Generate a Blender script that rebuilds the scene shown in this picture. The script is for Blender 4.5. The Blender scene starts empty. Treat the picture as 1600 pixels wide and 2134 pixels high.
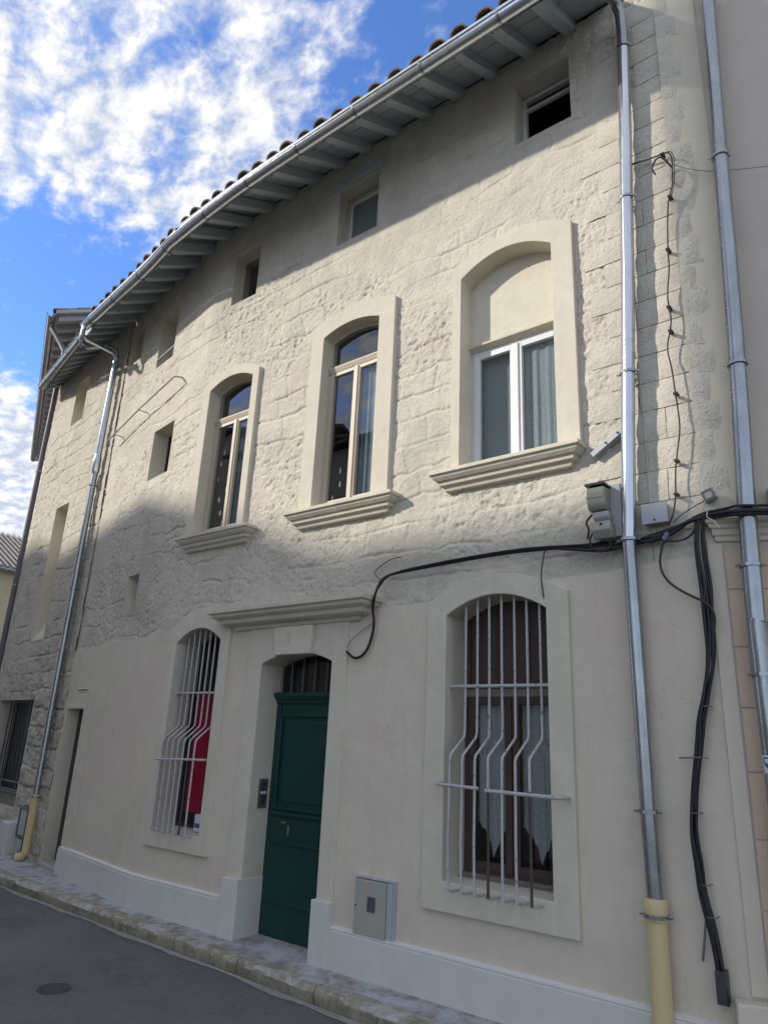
import bpy, math, random
import numpy as np
from mathutils import Vector, Matrix

random.seed(7)
SC = bpy.context.scene
COL = SC.collection
R = math.radians

# ------------------------------------------------------------------ camera
cam = bpy.data.cameras.new('camera')
cam.sensor_fit = 'HORIZONTAL'
cam.sensor_width = 36.0
cam.lens = 36.0 * 1481.68 / 1600.0
cam.clip_start = 0.05
cam.clip_end = 3000
camo = bpy.data.objects.new('camera', cam)
COL.objects.link(camo)
rx = Vector((0.78583693, 0.61684696, 0.04427357))
fx = Vector((-0.59781043, 0.73934839, 0.30981711))
ux = Vector((0.15837615, -0.26993293, 0.94976482))
M = Matrix((rx, ux, -fx)).transposed().to_4x4()
M.translation = Vector((0, 0, 1.6))
camo.matrix_world = M
SC.camera = camo

# ------------------------------------------------------------------ view / render
SC.view_settings.view_transform = 'Standard'
SC.view_settings.look = 'None'
SC.view_settings.gamma = 1.0
SC.view_settings.use_curve_mapping = False
SC.view_settings.exposure = 1.26
SC.render.engine = 'CYCLES'
SC.cycles.max_bounces = 9
SC.cycles.diffuse_bounces = 7
SC.cycles.transparent_max_bounces = 12
SC.cycles.caustics_reflective = False
SC.cycles.caustics_refractive = False

# ------------------------------------------------------------------ sun
SUN = Vector((-1.05, -1.0, 0.80)).normalized()      # towards the sun
sl = bpy.data.lights.new('sun', 'SUN')
sl.energy = 2.0
sl.angle = R(1.8)
sl.color = (0.90, 0.84, 0.745)
so = bpy.data.objects.new('sun', sl)
COL.objects.link(so)
so.location = (-20, -20, 30)
so.rotation_euler = (-SUN).to_track_quat('-Z', 'Y').to_euler()

# ------------------------------------------------------------------ world: sky with high broken cloud
W = bpy.data.worlds.new('World')
SC.world = W
W.use_nodes = True
nt = W.node_tree
nt.nodes.clear()
def wn(t, **k):
    n = nt.nodes.new(t)
    for a, b in k.items():
        setattr(n, a, b)
    return n
def wl(a, b): nt.links.new(a, b)
def wmath(op, a, b=None, clamp=False):
    n = wn('ShaderNodeMath', operation=op)
    n.use_clamp = clamp
    for i, x in enumerate((a, b)):
        if x is None: continue
        if isinstance(x, (int, float)): n.inputs[i].default_value = x
        else: wl(x, n.inputs[i])
    return n.outputs[0]
sky = wn('ShaderNodeTexSky', sky_type='NISHITA')
sky.sun_disc = False
sky.sun_elevation = math.asin(SUN.z)
sky.sun_rotation = math.atan2(SUN.x, SUN.y)
sky.altitude = 1200
sky.air_density = 0.85
sky.dust_density = 0.1
sky.ozone_density = 3.0
hs = wn('ShaderNodeHueSaturation')
hs.inputs['Saturation'].default_value = 1.13
hs.inputs['Value'].default_value = 1.0
hs.inputs['Hue'].default_value = 0.508
wl(sky.outputs[0], hs.inputs['Color'])
bg = wn('ShaderNodeBackground')
bg.inputs[1].default_value = 0.15
wl(hs.outputs[0], bg.inputs[0])
tc = wn('ShaderNodeTexCoord')
nrm = wn('ShaderNodeVectorMath', operation='NORMALIZE')
wl(tc.outputs['Generated'], nrm.inputs[0])
sep = wn('ShaderNodeSeparateXYZ')
wl(nrm.outputs[0], sep.inputs[0])
zz = wmath('ADD', wmath('MAXIMUM', sep.outputs[2], 0.0), 0.16)
px = wmath('DIVIDE', sep.outputs[0], zz)
py = wmath('DIVIDE', sep.outputs[1], zz)
comb = wn('ShaderNodeCombineXYZ')
wl(px, comb.inputs[0]); wl(py, comb.inputs[1])
def cloudnoise(scale, detail, rough, dist, rot=0.0, sc=(1, 1, 1), loc=(0, 0, 0)):
    mp = wn('ShaderNodeMapping')
    mp.inputs['Rotation'].default_value = (0, 0, rot)
    mp.inputs['Scale'].default_value = sc
    mp.inputs['Location'].default_value = loc
    wl(comb.outputs[0], mp.inputs[0])
    n = wn('ShaderNodeTexNoise')
    n.inputs['Scale'].default_value = scale
    n.inputs['Detail'].default_value = detail
    n.inputs['Roughness'].default_value = rough
    n.inputs['Distortion'].default_value = dist
    wl(mp.outputs[0], n.inputs[0])
    return n.outputs[0]
fine = cloudnoise(15.0, 10, 0.60, 0.18, R(35), (1.0, 1.35, 1), (3.1, 1.2, 0))
mid = cloudnoise(6.5, 5, 0.58, 0.25, R(35), (1, 1.5, 1), (0.4, 7.7, 0))
big = cloudnoise(1.1, 3, 0.5, 0.2, 0, (1, 1, 1), (5.2, 2.9, 0))
def lobe(d, lo, hi):
    v = Vector(d).normalized()
    dp = wn('ShaderNodeVectorMath', operation='DOT_PRODUCT')
    wl(nrm.outputs[0], dp.inputs[0])
    dp.inputs[1].default_value = v
    mr = wn('ShaderNodeMapRange', interpolation_type='SMOOTHSTEP')
    mr.inputs[1].default_value = lo
    mr.inputs[2].default_value = hi
    wl(dp.outputs['Value'], mr.inputs[0])
    return mr.outputs[0]
fld = lobe((-0.66, 0.27, 0.70), 0.955, 0.992)        # the broken cloud field overhead
bank = lobe((-0.93, 0.33, 0.27), 0.978, 0.994)       # white bank low over the end of the street
gap = lobe((-0.79, 0.34, 0.48), 0.982, 0.997)        # clear blue below the field
gap2 = lobe((-0.31, 0.48, 0.82), 0.970, 0.996)       # clear blue over the roof
dens = wmath('ADD', wmath('MULTIPLY', fine, 0.66), wmath('MULTIPLY', mid, 0.46))
cover = wmath('ADD', wmath('MULTIPLY', big, 0.36), 0.235)
cover = wmath('ADD', cover, wmath('MULTIPLY', fld, 0.0))
cover = wmath('ADD', cover, wmath('MULTIPLY', bank, 0.26))
cover = wmath('SUBTRACT', cover, wmath('MULTIPLY', gap, 0.26))
cover = wmath('SUBTRACT', cover, wmath('MULTIPLY', gap2, 0.17))
tot = wmath('ADD', dens, cover)
mr = wn('ShaderNodeMapRange', interpolation_type='SMOOTHSTEP')
mr.inputs[1].default_value = 0.77
mr.inputs[2].default_value = 1.07
wl(tot, mr.inputs[0])
mask = wmath('MULTIPLY', mr.outputs[0], 0.95)
cr = wn('ShaderNodeValToRGB')
cr.color_ramp.elements[0].position = 0.40
cr.color_ramp.elements[0].color = (0.46, 0.51, 0.60, 1)
cr.color_ramp.elements[1].position = 0.62
cr.color_ramp.elements[1].color = (0.90, 0.875, 0.84, 1)
wl(fine, cr.inputs[0])
bg2 = wn('ShaderNodeBackground')
bg2.inputs[1].default_value = 0.55
wl(cr.outputs[0], bg2.inputs[0])
mx = wn('ShaderNodeMixShader')
wl(mask, mx.inputs[0]); wl(bg.outputs[0], mx.inputs[1]); wl(bg2.outputs[0], mx.inputs[2])
wo = wn('ShaderNodeOutputWorld')
wl(mx.outputs[0], wo.inputs[0])

# ------------------------------------------------------------------ materials
MT = {}
class NT:
    def __init__(s, name):
        s.m = bpy.data.materials.new(name); s.m.use_nodes = True
        s.t = s.m.node_tree; s.t.nodes.clear()
        s.out = s.n('ShaderNodeOutputMaterial')
    def n(s, t, **k):
        x = s.t.nodes.new(t)
        for a, b in k.items(): setattr(x, a, b)
        return x
    def l(s, a, b): s.t.links.new(a, b)
    def put(s, sock, v):
        if hasattr(v, 'is_output'): s.l(v, sock)
        elif isinstance(v, (tuple, list)) and len(v) == 3 and sock.type == 'RGBA': sock.default_value = (*v, 1)
        else: sock.default_value = v
    def math(s, op, a, b=0.0, clamp=False):
        x = s.n('ShaderNodeMath', operation=op); x.use_clamp = clamp
        s.put(x.inputs[0], a); s.put(x.inputs[1], b)
        return x.outputs[0]
    def pos(s): return s.n('ShaderNodeNewGeometry').outputs['Position']
    def noise(s, scale, detail=4, rough=0.55, dist=0.0, vec=None, stretch=None):
        v = vec or s.pos()
        if stretch:
            mp = s.n('ShaderNodeMapping'); mp.inputs['Scale'].default_value = stretch
            s.l(v, mp.inputs[0]); v = mp.outputs[0]
        x = s.n('ShaderNodeTexNoise')
        x.inputs['Scale'].default_value = scale; x.inputs['Detail'].default_value = detail
        x.inputs['Roughness'].default_value = rough; x.inputs['Distortion'].default_value = dist
        s.l(v, x.inputs[0]); return x.outputs[0]
    def ramp(s, f, stops):
        x = s.n('ShaderNodeValToRGB'); e = x.color_ramp.elements
        while len(e) < len(stops): e.new(0.5)
        for i, (p, c) in enumerate(stops):
            e[i].position = p; e[i].color = (*c, 1) if len(c) == 3 else c
        s.l(f, x.inputs[0]); return x.outputs[0]
    def mix(s, f, a, b, mode='MIX'):
        x = s.n('ShaderNodeMix', data_type='RGBA', blend_type=mode)
        s.put(x.inputs[0], f); s.put(x.inputs[6], a); s.put(x.inputs[7], b)
        return x.outputs[2]
    def bump(s, h, strength=0.4, dist=0.01, normal=None):
        x = s.n('ShaderNodeBump'); x.inputs['Strength'].default_value = strength
        x.inputs['Distance'].default_value = dist; s.l(h, x.inputs['Height'])
        if normal: s.l(normal, x.inputs['Normal'])
        return x.outputs[0]
    def bsdf(s, color, rough=0.8, metal=0.0, normal=None, spec=0.3, **kw):
        x = s.n('ShaderNodeBsdfPrincipled')
        s.put(x.inputs['Base Color'], color); s.put(x.inputs['Roughness'], rough)
        s.put(x.inputs['Metallic'], metal); x.inputs['Specular IOR Level'].default_value = spec
        if normal: s.l(normal, x.inputs['Normal'])
        for k, v in kw.items(): s.put(x.inputs[k], v)
        s.l(x.outputs[0], s.out.inputs[0]); return x

def plaster(name, cols, patch=1.3, bumps=((60, 0.35, 0.004), (9, 0.3, 0.01)), stain=0.25, rough=0.9, streak=0.0, pits=0.0, dirt=0.0, cracks=0.0):
    k = NT(name)
    a = k.ramp(k.noise(patch, 5, 0.6, 0.4), [(0.30, cols[0]), (0.5, cols[1]), (0.70, cols[2])])
    g = k.noise(7.0, 6, 0.65)
    a = k.mix(k.math('MULTIPLY', k.math('SUBTRACT', g, 0.42, True), stain * 3), a, tuple(c * 0.72 for c in cols[1]))
    if streak:
        st = k.noise(5.0, 5, 0.6, 0.2, stretch=(3.0, 3.0, 0.25))
        a = k.mix(k.math('MULTIPLY', k.math('SUBTRACT', st, 0.5, True), streak * 4, True), a, tuple(c * 0.62 for c in cols[0]))
    if dirt:
        sp = k.n('ShaderNodeSeparateXYZ'); k.l(k.pos(), sp.inputs[0])
        low = k.n('ShaderNodeMapRange'); low.inputs[1].default_value = 0.75; low.inputs[2].default_value = 0.1
        low.inputs[3].default_value = 0; low.inputs[4].default_value = 1; k.l(sp.outputs[2], low.inputs[0])
        dn = k.math('MULTIPLY', low.outputs[0], k.math('MULTIPLY', k.noise(4, 6, 0.7), dirt * 2), True)
        a = k.mix(dn, a, tuple(c * 0.55 for c in cols[1]))
    nrm = None
    for sc, st_, d in bumps:
        nrm = k.bump(k.noise(sc, 5, 0.6), st_, d, nrm)
    if pits:
        v = k.n('ShaderNodeTexVoronoi'); v.inputs['Scale'].default_value = 30; k.l(k.pos(), v.inputs['Vector'])
        m = k.noise(3.0, 3)
        p = k.math('MULTIPLY', k.math('LESS_THAN', v.outputs['Distance'], 0.17), k.math('GREATER_THAN', m, 0.47))
        nrm = k.bump(k.math('MULTIPLY', p, -1.0), pits, 0.012, nrm)
        a = k.mix(k.math('MULTIPLY', p, 0.45), a, tuple(c * 0.5 for c in cols[0]))
    if cracks:
        wv = k.n('ShaderNodeVectorMath', operation='ADD'); k.l(k.pos(), wv.inputs[0])
        ns = k.n('ShaderNodeTexNoise'); ns.inputs['Scale'].default_value = 3.5; ns.inputs['Detail'].default_value = 6; k.l(k.pos(), ns.inputs[0])
        k.l(ns.outputs[1], wv.inputs[1])
        v = k.n('ShaderNodeTexVoronoi', feature='DISTANCE_TO_EDGE'); v.inputs['Scale'].default_value = 0.8; k.l(wv.outputs[0], v.inputs['Vector'])
        c = k.math('MULTIPLY', k.math('LESS_THAN', v.outputs['Distance'], 0.0022), k.math('GREATER_THAN', k.noise(1.7, 2), 0.50))
        a = k.mix(k.math('MULTIPLY', c, cracks), a, tuple(q * 0.5 for q in cols[0]))
    k.bsdf(a, rough, normal=nrm, spec=0.15)
    MT[name] = k.m
    return k.m

plaster('limewashed_stone', [(0.50, 0.465, 0.39), (0.645, 0.60, 0.505), (0.58, 0.505, 0.435)], 1.1,
        ((85, 0.8, 0.008), (34, 0.6, 0.012), (12, 0.25, 0.02)), 0.5, streak=0.12, pits=0.8)
plaster('weathered_stone', [(0.46, 0.43, 0.36), (0.57, 0.53, 0.445), (0.50, 0.46, 0.39)], 1.6,
        ((70, 0.5, 0.006), (18, 0.6, 0.014), (6, 0.3, 0.02)), 0.45, streak=0.12, pits=0.6)
plaster('smooth_render', [(0.60, 0.545, 0.435), (0.665, 0.605, 0.485), (0.675, 0.555, 0.475)], 1.5,
        ((120, 0.25, 0.003), (14, 0.25, 0.012)), 0.20, streak=0.14, dirt=0.4, cracks=0.28)
plaster('surround_plaster', [(0.60, 0.55, 0.445), (0.645, 0.60, 0.495), (0.62, 0.555, 0.46)], 2.4,
        ((90, 0.3, 0.003), (16, 0.35, 0.012)), 0.28, streak=0.14, dirt=0.2)
plaster('moulding_plaster', [(0.54, 0.49, 0.39), (0.62, 0.57, 0.46), (0.56, 0.50, 0.41)], 4,
        ((90, 0.3, 0.003), (20, 0.4, 0.01)), 0.3, streak=0.12)
plaster('grey_plinth_paint', [(0.61, 0.595, 0.555), (0.66, 0.645, 0.605), (0.63, 0.61, 0.58)], 2.0,
        ((110, 0.2, 0.002), (12, 0.2, 0.01)), 0.12, dirt=0.3)
plaster('neighbour_render', [(0.50, 0.45, 0.38), (0.55, 0.495, 0.42), (0.53, 0.465, 0.405)], 1.0,
        ((120, 0.2, 0.003), (12, 0.12, 0.01)), 0.12)
plaster('corner_render', [(0.60, 0.54, 0.43), (0.65, 0.59, 0.47), (0.62, 0.55, 0.44)], 1.4,
        ((120, 0.15, 0.002), (12, 0.12, 0.01)), 0.10, dirt=0.1)
plaster('pink_stone', [(0.60, 0.46, 0.34), (0.65, 0.50, 0.37), (0.62, 0.47, 0.35)], 2.2,
        ((100, 0.25, 0.003), (16, 0.2, 0.01)), 0.15)
plaster('opposite_render', [(0.60, 0.55, 0.46), (0.64, 0.59, 0.50), (0.62, 0.56, 0.48)], 1.0, ((60, 0.2, 0.004),), 0.12)
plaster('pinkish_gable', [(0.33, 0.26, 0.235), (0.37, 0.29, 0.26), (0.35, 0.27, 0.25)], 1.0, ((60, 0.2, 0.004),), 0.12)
plaster('distant_render', [(0.44, 0.37, 0.22), (0.48, 0.41, 0.25), (0.46, 0.38, 0.25)], 0.6, ((20, 0.2, 0.01),), 0.15)
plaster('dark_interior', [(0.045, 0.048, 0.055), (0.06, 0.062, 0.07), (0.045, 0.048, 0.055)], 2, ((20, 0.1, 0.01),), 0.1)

def simple(name, col, rough=0.5, metal=0.0, var=0.15, vs=12, bump=0.0, bs=60, spec=0.4, **kw):
    k = NT(name)
    a = k.mix(k.noise(vs, 5, 0.6), tuple(c * (1 - var) for c in col), tuple(min(1, c * (1 + var)) for c in col))
    n = k.bump(k.noise(bs, 4), bump, 0.003) if bump else None
    k.bsdf(a, rough, metal, n, spec, **kw)
    MT[name] = k.m
    return k.m

def zinc(name, col, r0, r1, dark):
    k = NT(name)
    st = k.noise(9, 6, 0.65, 0.3, stretch=(1, 1, 0.35))
    a = k.mix(k.ramp(st, [(0.35, (0, 0, 0)), (0.7, (1, 1, 1))]), tuple(c * dark for c in col), col)
    rg = k.n('ShaderNodeMapRange'); rg.inputs[3].default_value = r0; rg.inputs[4].default_value = r1
    k.l(k.noise(18, 5, 0.6), rg.inputs[0])
    n = k.bump(k.noise(5, 2), 0.05, 0.01)
    k.bsdf(a, rg.outputs[0], 0.85, n, 0.5)
    MT[name] = k.m
zinc('new_zinc', (0.64, 0.67, 0.70), 0.12, 0.24, 0.82)
zinc('dull_zinc', (0.40, 0.42, 0.43), 0.20, 0.34, 0.72)
simple('cream_pvc', (0.60, 0.48, 0.26), 0.45, var=0.08)
simple('eave_paint', (0.40, 0.455, 0.49), 0.65, var=0.14, vs=9, bump=0.25, bs=30)
simple('roof_tile_clay', (0.19, 0.145, 0.12), 0.85, var=0.4, vs=8, bump=0.4, bs=40)
simple('grey_tile', (0.30, 0.26, 0.225), 0.9, var=0.3, vs=2, bump=0.3, bs=10)
simple('dark_roof_felt', (0.06, 0.055, 0.05), 0.9)
simple('white_frame', (0.66, 0.67, 0.68), 0.4, var=0.04)
simple('beige_frame', (0.50, 0.43, 0.34), 0.5, var=0.08)
simple('brown_wood', (0.065, 0.042, 0.034), 0.5, var=0.25, vs=20)
simple('dark_frame', (0.04, 0.04, 0.045), 0.5)
simple('blue_panel', (0.045, 0.055, 0.075), 0.45, var=0.3, vs=4)
simple('black_cable', (0.018, 0.018, 0.021), 0.5, var=0.4, vs=20, spec=0.4)
simple('brown_cable', (0.05, 0.042, 0.035), 0.6, var=0.3)
simple('grey_cable', (0.16, 0.15, 0.14), 0.6)
simple('box_grey', (0.40, 0.40, 0.39), 0.55, var=0.06)
simple('box_olive', (0.32, 0.33, 0.25), 0.55, var=0.08)
simple('grey_blind_and_reflection', (0.26, 0.29, 0.29), 0.9, var=0.1, vs=3)
simple('blue_voile', (0.15, 0.19, 0.22), 0.9, var=0.45, vs=16)
simple('dark_pipe_paint', (0.15, 0.145, 0.165), 0.5, var=0.1)
simple('skylit_edge_white', (0.72, 0.71, 0.69), 0.8, var=0.08, vs=20, bump=0.2)
simple('meter_door', (0.37, 0.37, 0.32), 0.5, var=0.06)
simple('meter_frame', (0.42, 0.43, 0.46), 0.45, var=0.06)
simple('dark_plastic', (0.05, 0.05, 0.055), 0.4)
simple('steel_plate', (0.12, 0.125, 0.135), 0.45, 0.3)
simple('label_white', (0.62, 0.66, 0.68), 0.5, var=0.05)
simple('label_blue', (0.05, 0.13, 0.30), 0.5, var=0.1)
simple('carton_white', (0.62, 0.64, 0.66), 0.6, var=0.05)
simple('carton_blue', (0.08, 0.10, 0.30), 0.6)
simple('rust_metal', (0.075, 0.06, 0.05), 0.8, var=0.5, vs=30, bump=0.3)
simple('plank_wood', (0.20, 0.175, 0.145), 0.8, var=0.25, vs=6, bump=0.3)
simple('step_stone', (0.42, 0.41, 0.38), 0.85, var=0.15, bump=0.3)
simple('shutter_blue', (0.22, 0.25, 0.33), 0.7)
simple('blue_connector', (0.16, 0.20, 0.32), 0.5)
simple('white_string', (0.62, 0.60, 0.55), 0.7)
simple('weed_green', (0.05, 0.08, 0.03), 0.8, var=0.4)

k = NT('red_cloth')
a = k.mix(k.noise(9, 4), (0.20, 0.012, 0.03), (0.34, 0.022, 0.05))
k.bsdf(a, 0.85, spec=0.1); MT['red_cloth'] = k.m
k = NT('lace_curtain')
v = k.n('ShaderNodeTexVoronoi'); v.inputs['Scale'].default_value = 85; k.l(k.pos(), v.inputs['Vector'])
a = k.mix(k.math('GREATER_THAN', v.outputs['Distance'], 0.35), (0.40, 0.43, 0.43), (0.29, 0.32, 0.33))
k.bsdf(a, 0.9, spec=0.05); MT['lace_curtain'] = k.m
# chipped bar paint
k = NT('bar_paint')
ch = k.ramp(k.noise(38, 5, 0.7), [(0.60, (0, 0, 0)), (0.64, (1, 1, 1))])
a = k.mix(ch, (0.46, 0.45, 0.44), (0.10, 0.07, 0.06))
k.bsdf(a, 0.6, normal=k.bump(ch, -0.4, 0.002)); MT['bar_paint'] = k.m
# green door paint with scuffs
k = NT('green_door_paint')
a = k.mix(k.noise(2.5, 5, 0.6), (0.002, 0.030, 0.026), (0.005, 0.050, 0.042))
sc_ = k.ramp(k.noise(14, 9, 0.8, 0.6), [(0.62, (0, 0, 0)), (0.67, (1, 1, 1))])
a = k.mix(k.math('MULTIPLY', sc_, 0.55), a, (0.16, 0.20, 0.13))
k.bsdf(a, 0.42, normal=k.bump(k.noise(30, 4), 0.15, 0.003), spec=0.45); MT['green_door_paint'] = k.m
# window glass: clear, reflecting by fresnel
def glass(name, tint, refl=1.0):
    k = NT(name)
    tr = k.n('ShaderNodeBsdfTransparent'); tr.inputs[0].default_value = (*tint, 1)
    gl = k.n('ShaderNodeBsdfGlossy'); gl.inputs['Roughness'].default_value = 0.01
    gl.inputs[0].default_value = (0.95, 0.97, 1, 1)
    nb = k.bump(k.noise(2.2, 2), 0.03, 0.02); k.l(nb, gl.inputs['Normal'])
    fr = k.n('ShaderNodeFresnel'); fr.inputs[0].default_value = 1.75
    bf = k.math('SUBTRACT', 1.0, k.n('ShaderNodeNewGeometry').outputs['Backfacing'])
    f = k.math('MULTIPLY', k.math('MULTIPLY', fr.outputs[0], refl), bf, True)
    m = k.n('ShaderNodeMixShader'); k.l(f, m.inputs[0]); k.l(tr.outputs[0], m.inputs[1]); k.l(gl.outputs[0], m.inputs[2])
    k.l(m.outputs[0], k.out.inputs[0]); MT[name] = k.m
glass('pane_glass', (0.90, 0.93, 0.94), 1.25)
glass('dull_glass', (0.93, 0.94, 0.94), 0.7)
# asphalt
k = NT('asphalt')
a = k.ramp(k.noise(0.7, 6, 0.6, 0.5), [(0.3, (0.10, 0.102, 0.10)), (0.55, (0.14, 0.141, 0.134)), (0.75, (0.18, 0.18, 0.17))])
a = k.mix(k.math('MULTIPLY', k.math('GREATER_THAN', k.noise(180, 3, 0.7), 0.60), 0.5), a, (0.13, 0.13, 0.125))
lt = k.ramp(k.noise(2.6, 9, 0.75, 0.6), [(0.56, (0, 0, 0)), (0.70, (1, 1, 1))])
a = k.mix(k.math('MULTIPLY', lt, 0.38), a, (0.15, 0.15, 0.14))
dk = k.ramp(k.noise(1.3, 5, 0.6, 0.3), [(0.58, (0, 0, 0)), (0.61, (1, 1, 1))])
a = k.mix(k.math('MULTIPLY', dk, 0.3), a, (0.065, 0.065, 0.063))
gr_ = k.ramp(k.noise(26, 6, 0.8), [(0.42, (0, 0, 0)), (0.62, (1, 1, 1))])
a = k.mix(k.math('MULTIPLY', gr_, 0.30), a, (0.22, 0.22, 0.21))
sp_ = k.math('GREATER_THAN', k.noise(38, 3, 0.6), 0.67)
a = k.mix(k.math('MULTIPLY', sp_, 0.5), a, (0.30, 0.30, 0.28))
k.bsdf(a, 0.9, normal=k.bump(k.noise(150, 4, 0.7), 0.6, 0.006), spec=0.25); MT['asphalt'] = k.m
# pavement splashed with limewash
k = NT('splashed_concrete')
a = k.ramp(k.noise(9, 8, 0.7, 0.4), [(0.3, (0.20, 0.19, 0.165)), (0.55, (0.30, 0.285, 0.25)), (0.75, (0.36, 0.34, 0.30))])
w = k.ramp(k.noise(4.5, 12, 0.80, 0.15), [(0.42, (0, 0, 0)), (0.56, (1, 1, 1))])
a = k.mix(k.math('MULTIPLY', w, 0.85), a, (0.50, 0.515, 0.56))
w2 = k.ramp(k.noise(13, 10, 0.78, 0.1), [(0.52, (0, 0, 0)), (0.62, (1, 1, 1))])
a = k.mix(k.math('MULTIPLY', w2, 0.5), a, (0.34, 0.34, 0.33))
k.bsdf(a, 0.9, normal=k.bump(k.noise(45, 6, 0.7), 0.5, 0.008), spec=0.2); MT['splashed_concrete'] = k.m
# kerb limestone
k = NT('kerb_limestone')
a = k.ramp(k.noise(7, 10, 0.78, 0.5), [(0.3, (0.15, 0.13, 0.09)), (0.5, (0.29, 0.26, 0.19)), (0.72, (0.42, 0.385, 0.30))])
w = k.ramp(k.noise(24, 9, 0.8, 0.8), [(0.54, (0, 0, 0)), (0.64, (1, 1, 1))])
a = k.mix(k.math('MULTIPLY', w, 0.75), a, (0.06, 0.055, 0.045))
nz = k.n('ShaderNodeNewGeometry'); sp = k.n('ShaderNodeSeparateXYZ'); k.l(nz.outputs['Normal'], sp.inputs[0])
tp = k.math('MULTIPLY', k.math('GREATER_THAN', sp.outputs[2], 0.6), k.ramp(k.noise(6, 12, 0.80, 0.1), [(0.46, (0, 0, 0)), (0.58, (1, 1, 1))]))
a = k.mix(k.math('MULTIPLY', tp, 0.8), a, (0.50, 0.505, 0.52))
k.bsdf(a, 0.92, normal=k.bump(k.noise(40, 6, 0.7), 0.5, 0.008), spec=0.2); MT['kerb_limestone'] = k.m
simple('pale_mortar', (0.27, 0.265, 0.245), 0.95, var=0.35, vs=14, bump=0.5, bs=50)
simple('cast_iron', (0.055, 0.055, 0.055), 0.8, var=0.3)

# ------------------------------------------------------------------ frames: local (u along wall, v into wall, z up) -> world
def mkframe(o, d):
    o = Vector((*o, 0)); d = Vector((*d, 0)).normalized(); n = Vector((-d.y, d.x, 0))
    f = lambda u, v, z: o + d * u + n * v + Vector((0, 0, z))
    f.mat = lambda u, v, z: Matrix.Translation(f(u, v, z)) @ Matrix((d, n, Vector((0, 0, 1)))).transposed().to_4x4()
    return f
F2 = mkframe((0, 4.15), (1, 0))                       # main front, u = x
F3 = mkframe((-8.45, 4.56), (2.45, -0.41))            # front beyond the bend
F4 = mkframe((-11.24, 4.97), (2.79, -0.41))           # house on the left
F1 = mkframe((-1.0, 4.15), (math.cos(R(22)), math.sin(R(22))))   # front turning away on the right
F5 = mkframe((-11.10, 5.27), (1, -0.455))             # tall house beyond (u negative away from us)
L3 = math.hypot(2.45, 0.41)
def FM(s, v, z):
    if s >= -6.0: return F2(s, v, z)
    return F3(s + 6.0 + L3, v, z)
FM.mat = lambda s, v, z: F2.mat(s, v, z) if s >= -6.0 else F3.mat(s + 6.0 + L3, v, z)
FW = lambda x, y, z: Vector((x, y, z))
FW.mat = lambda x, y, z: Matrix.Translation((x, y, z))

# ------------------------------------------------------------------ objects
ORG = {}
def props(o, label=None, cat=None, group=None, kind=None):
    if label: o['label'] = label
    if cat: o['category'] = cat
    if group: o['group'] = group
    if kind: o['kind'] = kind
    return o
def thing(name, loc, label, cat, group=None):
    o = bpy.data.objects.new(name, None); COL.objects.link(o)
    o.location = loc; o.empty_display_size = 0.2
    ORG[o.name] = Vector(loc)
    return props(o, label, cat, group)
def struct(name, loc=(0, 0, 0)):
    o = bpy.data.objects.new(name, None); COL.objects.link(o)
    o.location = loc; ORG[o.name] = Vector(loc); o['kind'] = 'structure'
    return o

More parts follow.
